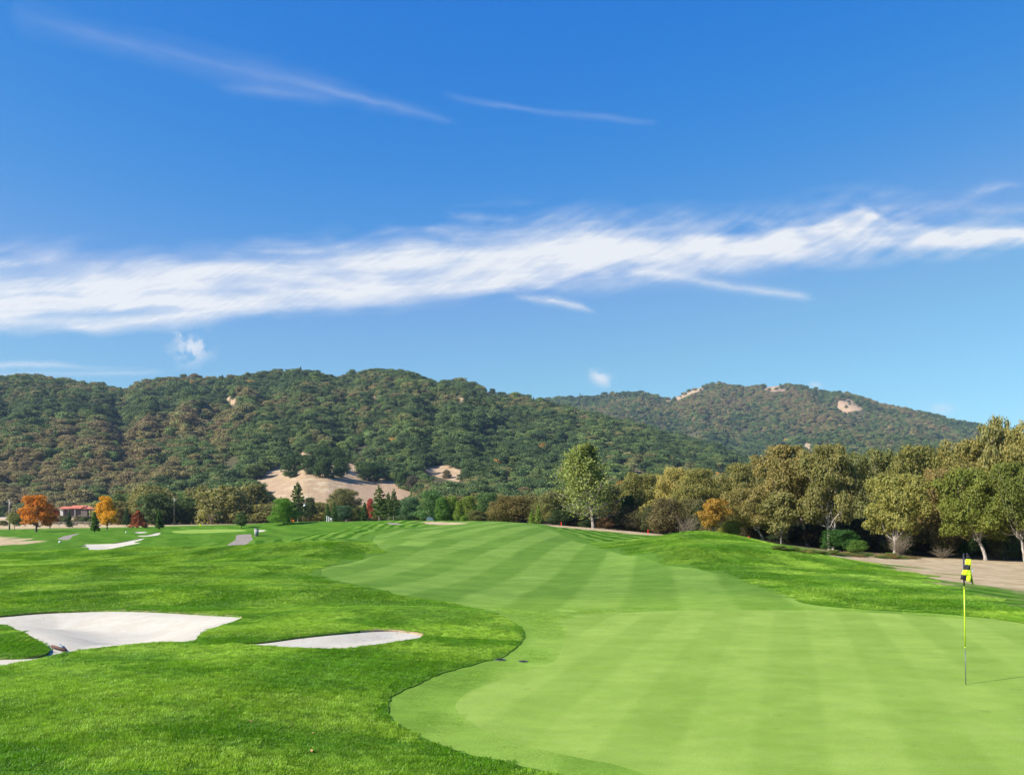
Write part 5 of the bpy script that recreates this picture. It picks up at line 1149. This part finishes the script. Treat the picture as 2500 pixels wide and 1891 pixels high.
upole(425, 1213, 236, 'pale utility pole standing among the trees beyond the far green')
upole(741, 1222, 210, 'brown utility pole with a white transformer beside the tall thin pine', trans=True, arm=False)
# red stakes
for sx, sy, Y, lab in [(1370, 1285, 115, 'short red hazard stake left of the tall grey pine'), (1582, 1304, 112, 'short red hazard stake in the dip left of the golden maple'), (1828, 1325, 88, 'short red hazard stake at the foot of the mound, right of the golden maple')]:
    x = (sx-CX)*Y/F; z = gz(x, float(Y)); t = tag(empty('red_stake', (x, Y, z)), lab, 'stake'); part('stake', M_red, t, lambda b: box(b, -.05, .05, -.05, .05, -.15, .42)); part('point', M_red, t, lambda b: cyl(b, (0, 0, .42), (0, 0, .50), .055, .01, 4))
# tarpaulin over something low
x = (1050-CX)*188/F; z = gz(x, 188.); t = tag(empty('tarpaulin', (x, 188, z)), 'small blue-grey tarpaulin stretched low under the shaggy green tree', 'tarpaulin')
part('cover', M_tarp, t, lambda b: prism(b, [(-.85, -.1), (-.7, .75), (-.2, 1.0), (.35, .85), (.8, .35), (.9, -.1)], -.6, .6)); part('weight', M_wood, t, lambda b: box(b, -.95, .98, -.68, -.6, -.1, .08))
# small white tee markers on the left lawn
for sx, sy, lab in [(146, 1325, 'small white marker on the slope left of the far bunkers'), (308, 1300.5, 'small white marker above the far bunkers')]:
    x, y, z = at_ground(sx, sy); t = tag(empty('tee_marker', (x, y, z)), lab, 'tee marker'); part('ball', M_white, t, lambda b: [bmesh.ops.create_icosphere(b, subdivisions=2, radius=.13, matrix=Matrix.Translation((0, 0, .1)))], True); part('peg', M_steel, t, lambda b: cyl(b, (0, 0, -.08), (0, 0, .02), .03, n=6))
# fence at the far edge of the left lawn
def fence():
    Y = 236.; x0 = (40-CX)*Y/F; x1 = (228-CX)*Y/F; n = 9; t = tag(empty('rail_fence', (x0, Y, 0)), 'low grey post and rail fence behind the orange trees at the lawn edge', 'fence')
    zs = [float(land_z(np.array([x0+(x1-x0)*i/n]), np.array([Y]))[0]) for i in range(n+1)]
    for i in range(n+1): part('post', M_wood, t, lambda b: box(b, (x1-x0)*i/n-.09, (x1-x0)*i/n+.09, -.09, .09, zs[i]-.2, zs[i]+1.15))
    for q in (.55, 1.0):
        def rail(b):
            for i in range(n): xa, xb = (x1-x0)*i/n, (x1-x0)*(i+1)/n; prism(b, [(xa, zs[i]+q-.07), (xb, zs[i+1]+q-.07), (xb, zs[i+1]+q+.07), (xa, zs[i]+q+.07)], -.14, -.10)
        part('rail', M_wood, t, rail)
fence()
# ------------------------------------------------------------------ buildings
M_tile = simple('terracotta_tiles', (.42, .13, .075), .8, .2, .18, 2.5); M_stucco = simple('white_stucco', (.50, .47, .42), .9, .15, .08); M_dwall = simple('shaded_brown_wall', (.13, .10, .085), .85, .15, .15)
M_glass = simple('dark_window_glass', (.03, .035, .045), .12, .6, .1)
def house():
    Y = 452.; s = Y/F; X = lambda sx: (sx-CX)*s; z0 = float(land_z(np.array([X(195)]), np.array([Y]))[0]); Z = lambda sy: H+(YH-sy)*s-z0
    t = tag(empty('ranch_house', (X(143), Y, z0)), 'long low white house with a red tiled roof at the foot of the left hills', 'house'); o = X(143); x = lambda sx: X(sx)-o
    part('wall', M_stucco, t, lambda b: (box(b, x(146), x(237), 2.0, 8, -1, Z(1241.5)), box(b, x(146), x(153), .2, 2.0, -1, Z(1241.5)), box(b, x(236), x(241), 1.2, 8, -1, Z(1240))))
    part('porch_wall', M_dwall, t, lambda b: (box(b, x(153), x(196), 1.6, 1.95, -1, Z(1242)), box(b, x(212), x(236), 1.6, 1.95, -1, Z(1242))))
    part('gable_wall', M_dwall, t, lambda b: prism(b, [(x(197), -1), (x(212.5), -1), (x(212.5), Z(1242)), (x(204.7), Z(1237.5)), (x(197), Z(1242))], .2, 3))
    ez, rz_ = Z(1241), Z(1234)
    r = part('roof', M_tile, t, lambda b: (prism(b, [(-.6, ez), (5, rz_-.2), (9, ez), (9, ez-.2), (5, rz_-.45), (-.6, ez-.2)], x(143.5), x(168), 'x'),
        prism(b, [(-.4, ez+.25), (5, Z(1232.5)), (9, ez+.1), (9, ez-.15), (5, Z(1233.5)), (-.4, ez)], x(167), x(203), 'x'), prism(b, [(-.5, ez), (5, rz_), (9, ez), (9, ez-.2), (5, rz_-.25), (-.5, ez-.2)], x(203), x(234), 'x'), prism(b, [(.2, ez-.1), (5, rz_-.3), (9, ez-.2), (9, ez-.4), (5, rz_-.55), (.2, ez-.3)], x(233), x(243), 'x'),
        prism(b, [(x(195.5), Z(1242.3)), (x(204.7), Z(1236.6)), (x(214), Z(1242.3)), (x(214), Z(1241.2)), (x(204.7), Z(1235.4)), (x(195.5), Z(1241.2))], -.5, 4)))
    part('chimney', M_stucco, r, lambda b: (box(b, x(209), x(211.5), 3.5, 4.2, rz_-1, Z(1232.2)), box(b, x(208.7), x(211.8), 3.4, 4.3, Z(1232.2), Z(1231.6))))
    for k, sx in enumerate([168, 183, 219, 228]): part('porch_post', M_stucco, t, lambda b: box(b, x(sx)-.1, x(sx)+.1, -.1, .1, -1, ez-.15))
    for k, (a, c) in enumerate([(156, 160), (163, 166), (172, 177), (187, 192), (215, 218), (222, 226), (230, 234)]):
        f = part('window', M_white, t, lambda b: (box(b, x(a), x(c), 1.50, 1.60, .75, .85), box(b, x(a), x(c), 1.50, 1.60, 1.95, 2.05), box(b, x(a), x(a)+.1, 1.50, 1.60, .85, 1.95), box(b, x(c)-.1, x(c), 1.50, 1.60, .85, 1.95))); part('pane', M_glass, f, lambda b: box(b, x(a)+.1, x(c)-.1, 1.53, 1.57, .85, 1.95))
    f = part('window', M_white, t, lambda b: (box(b, x(200), x(209), .1, .2, .6, .7), box(b, x(200), x(209), .1, .2, 2.05, 2.15), box(b, x(200), x(200)+.1, .1, .2, .7, 2.05), box(b, x(209)-.1, x(209), .1, .2, .7, 2.05), box(b, x(204.5)-.05, x(204.5)+.05, .1, .2, .7, 2.05))); part('pane', M_glass, f, lambda b: box(b, x(200)+.1, x(209)-.1, .13, .17, .7, 2.05))
    part('door', M_brown, t, lambda b: box(b, x(179.5), x(179.5)+.95, 1.5, 1.6, -.1, 2.05))
house()
def car(sx, Y, lab, red=False):
    x = (sx-CX)*Y/F; z = float(land_z(np.array([x]), np.array([Y]))[0]); t = tag(empty('parked_car', (x, Y, z), .35), lab, 'car')
    part('body', M_white, t, lambda b: prism(b, [(-1.05, .3), (1.05, .3), (1.08, .62), (.95, .82), (.45, .88), (-.75, .88), (-1.05, .72)], -.85, .85)); part('cabin', M_glass, t, lambda b: prism(b, [(-.8, .88), (-.55, 1.32), (.2, 1.34), (.5, .88)], -.75, .75)); part('roof', M_white, t, lambda b: box(b, -.55, .2, -.72, .72, 1.335, 1.39))
    for a in (-.65, .65):
        for c in (-.86, .86): part('wheel', M_hole, t, lambda b: cyl(b, (a, c-.08*np.sign(c), .3), (a, c, .3), .3, n=14))
    for c in (-.55, .55): part('tail_light', M_red, t, lambda b: box(b, 1.04, 1.09, c-.15, c+.15, .58, .72))
car(188, 446., 'small white car parked in front of the porch of the red-roofed house'); car(203, 430., 'white car parked lower down the slope in front of the red-roofed house')
def shed():
    Y = 440.; s = Y/F; x = (6-CX)*s; z = float(land_z(np.array([x]), np.array([Y]))[0]); t = tag(empty('low_shed', (x, Y, z)), 'low building with a tan roof and dark front at the left edge of the photo', 'shed')
    part('wall', M_dwall, t, lambda b: box(b, -2.4, 1.4, 0, 3, -1, 1.9)); part('roof', simple('tan_roofing', (.42, .33, .26)), t, lambda b: prism(b, [(-.3, 1.9), (1.5, 2.5), (3.3, 1.9), (3.3, 1.75), (1.5, 2.3), (-.3, 1.75)], -2.7, 1.7, 'x'))
    part('door', M_wood, t, lambda b: box(b, -.9, .3, -.05, 0, -.1, 1.6))
shed()
def barn():
    Y = 590.; s = Y/F; x = (570-CX)*s; z = H+(YH-1187)*s-.6; t = tag(empty('arched_barn', (x, Y, z)), 'small grey house with an arched window half hidden among the trees left of the knoll', 'house')
    ar = [(3.1*math.cos(PI*i/14), 1.2+2.9*math.sin(PI*i/14)) for i in range(15)]
    part('wall', simple('blue_grey_siding', (.20, .19, .23)), t, lambda b: prism(b, [(3.1, -3)]+ar+[(-3.1, -3)], 0, 6)); part('roof', simple('pale_grey_roof', (.48, .47, .46)), t, lambda b: [prism(b, [ar[i], ar[i+1], (ar[i+1][0]*1.08, 1.2+(ar[i+1][1]-1.2)*1.08), (ar[i][0]*1.08, 1.2+(ar[i][1]-1.2)*1.08)], -.5, 6.4) for i in range(14)])
    f = part('window', M_white, t, lambda b: [box(b, q-.12, q+.12, -.12, 0, .3, 1.4+2.1*math.sqrt(max(0, 1-(q/2.4)**2))) for q in (-1.6, -.8, 0, .8, 1.6)]); part('pane', M_glass, f, lambda b: prism(b, [(2.0, .3)]+[(2.0*math.cos(PI*i/10), 1.3+1.9*math.sin(PI*i/10)) for i in range(11)]+[(-2.0, .3)], -.05, -.02))
    part('side_wing', M_white, t, lambda b: prism(b, [(-5.4, -3), (-3.2, -3), (-3.2, 2.2), (-5.4, 1.2)], .5, 5))
barn()
# ------------------------------------------------------------------ the air between
hz = bpy.data.meshes.new('haze'); bm = bmesh.new(); box(bm, -5400, 5400, -5400, 5400, -4, 425); bmesh.ops.recalc_face_normals(bm, faces=bm.faces); bm.to_mesh(hz); bm.free()
g = G('air'); v = g.n('ShaderNodeVolumePrincipled'); v.inputs['Density'].default_value = .00007; g.set(v.inputs['Color'], (.52, .70, 1.0)); v.inputs['Anisotropy'].default_value = .2
g.t.links.new(v.outputs[0], g.out.inputs['Volume']); hz.materials.append(g.m); tag(link('haze', hz), 'thin blue haze in the air in front of the far hills', 'haze', None, 'stuff')
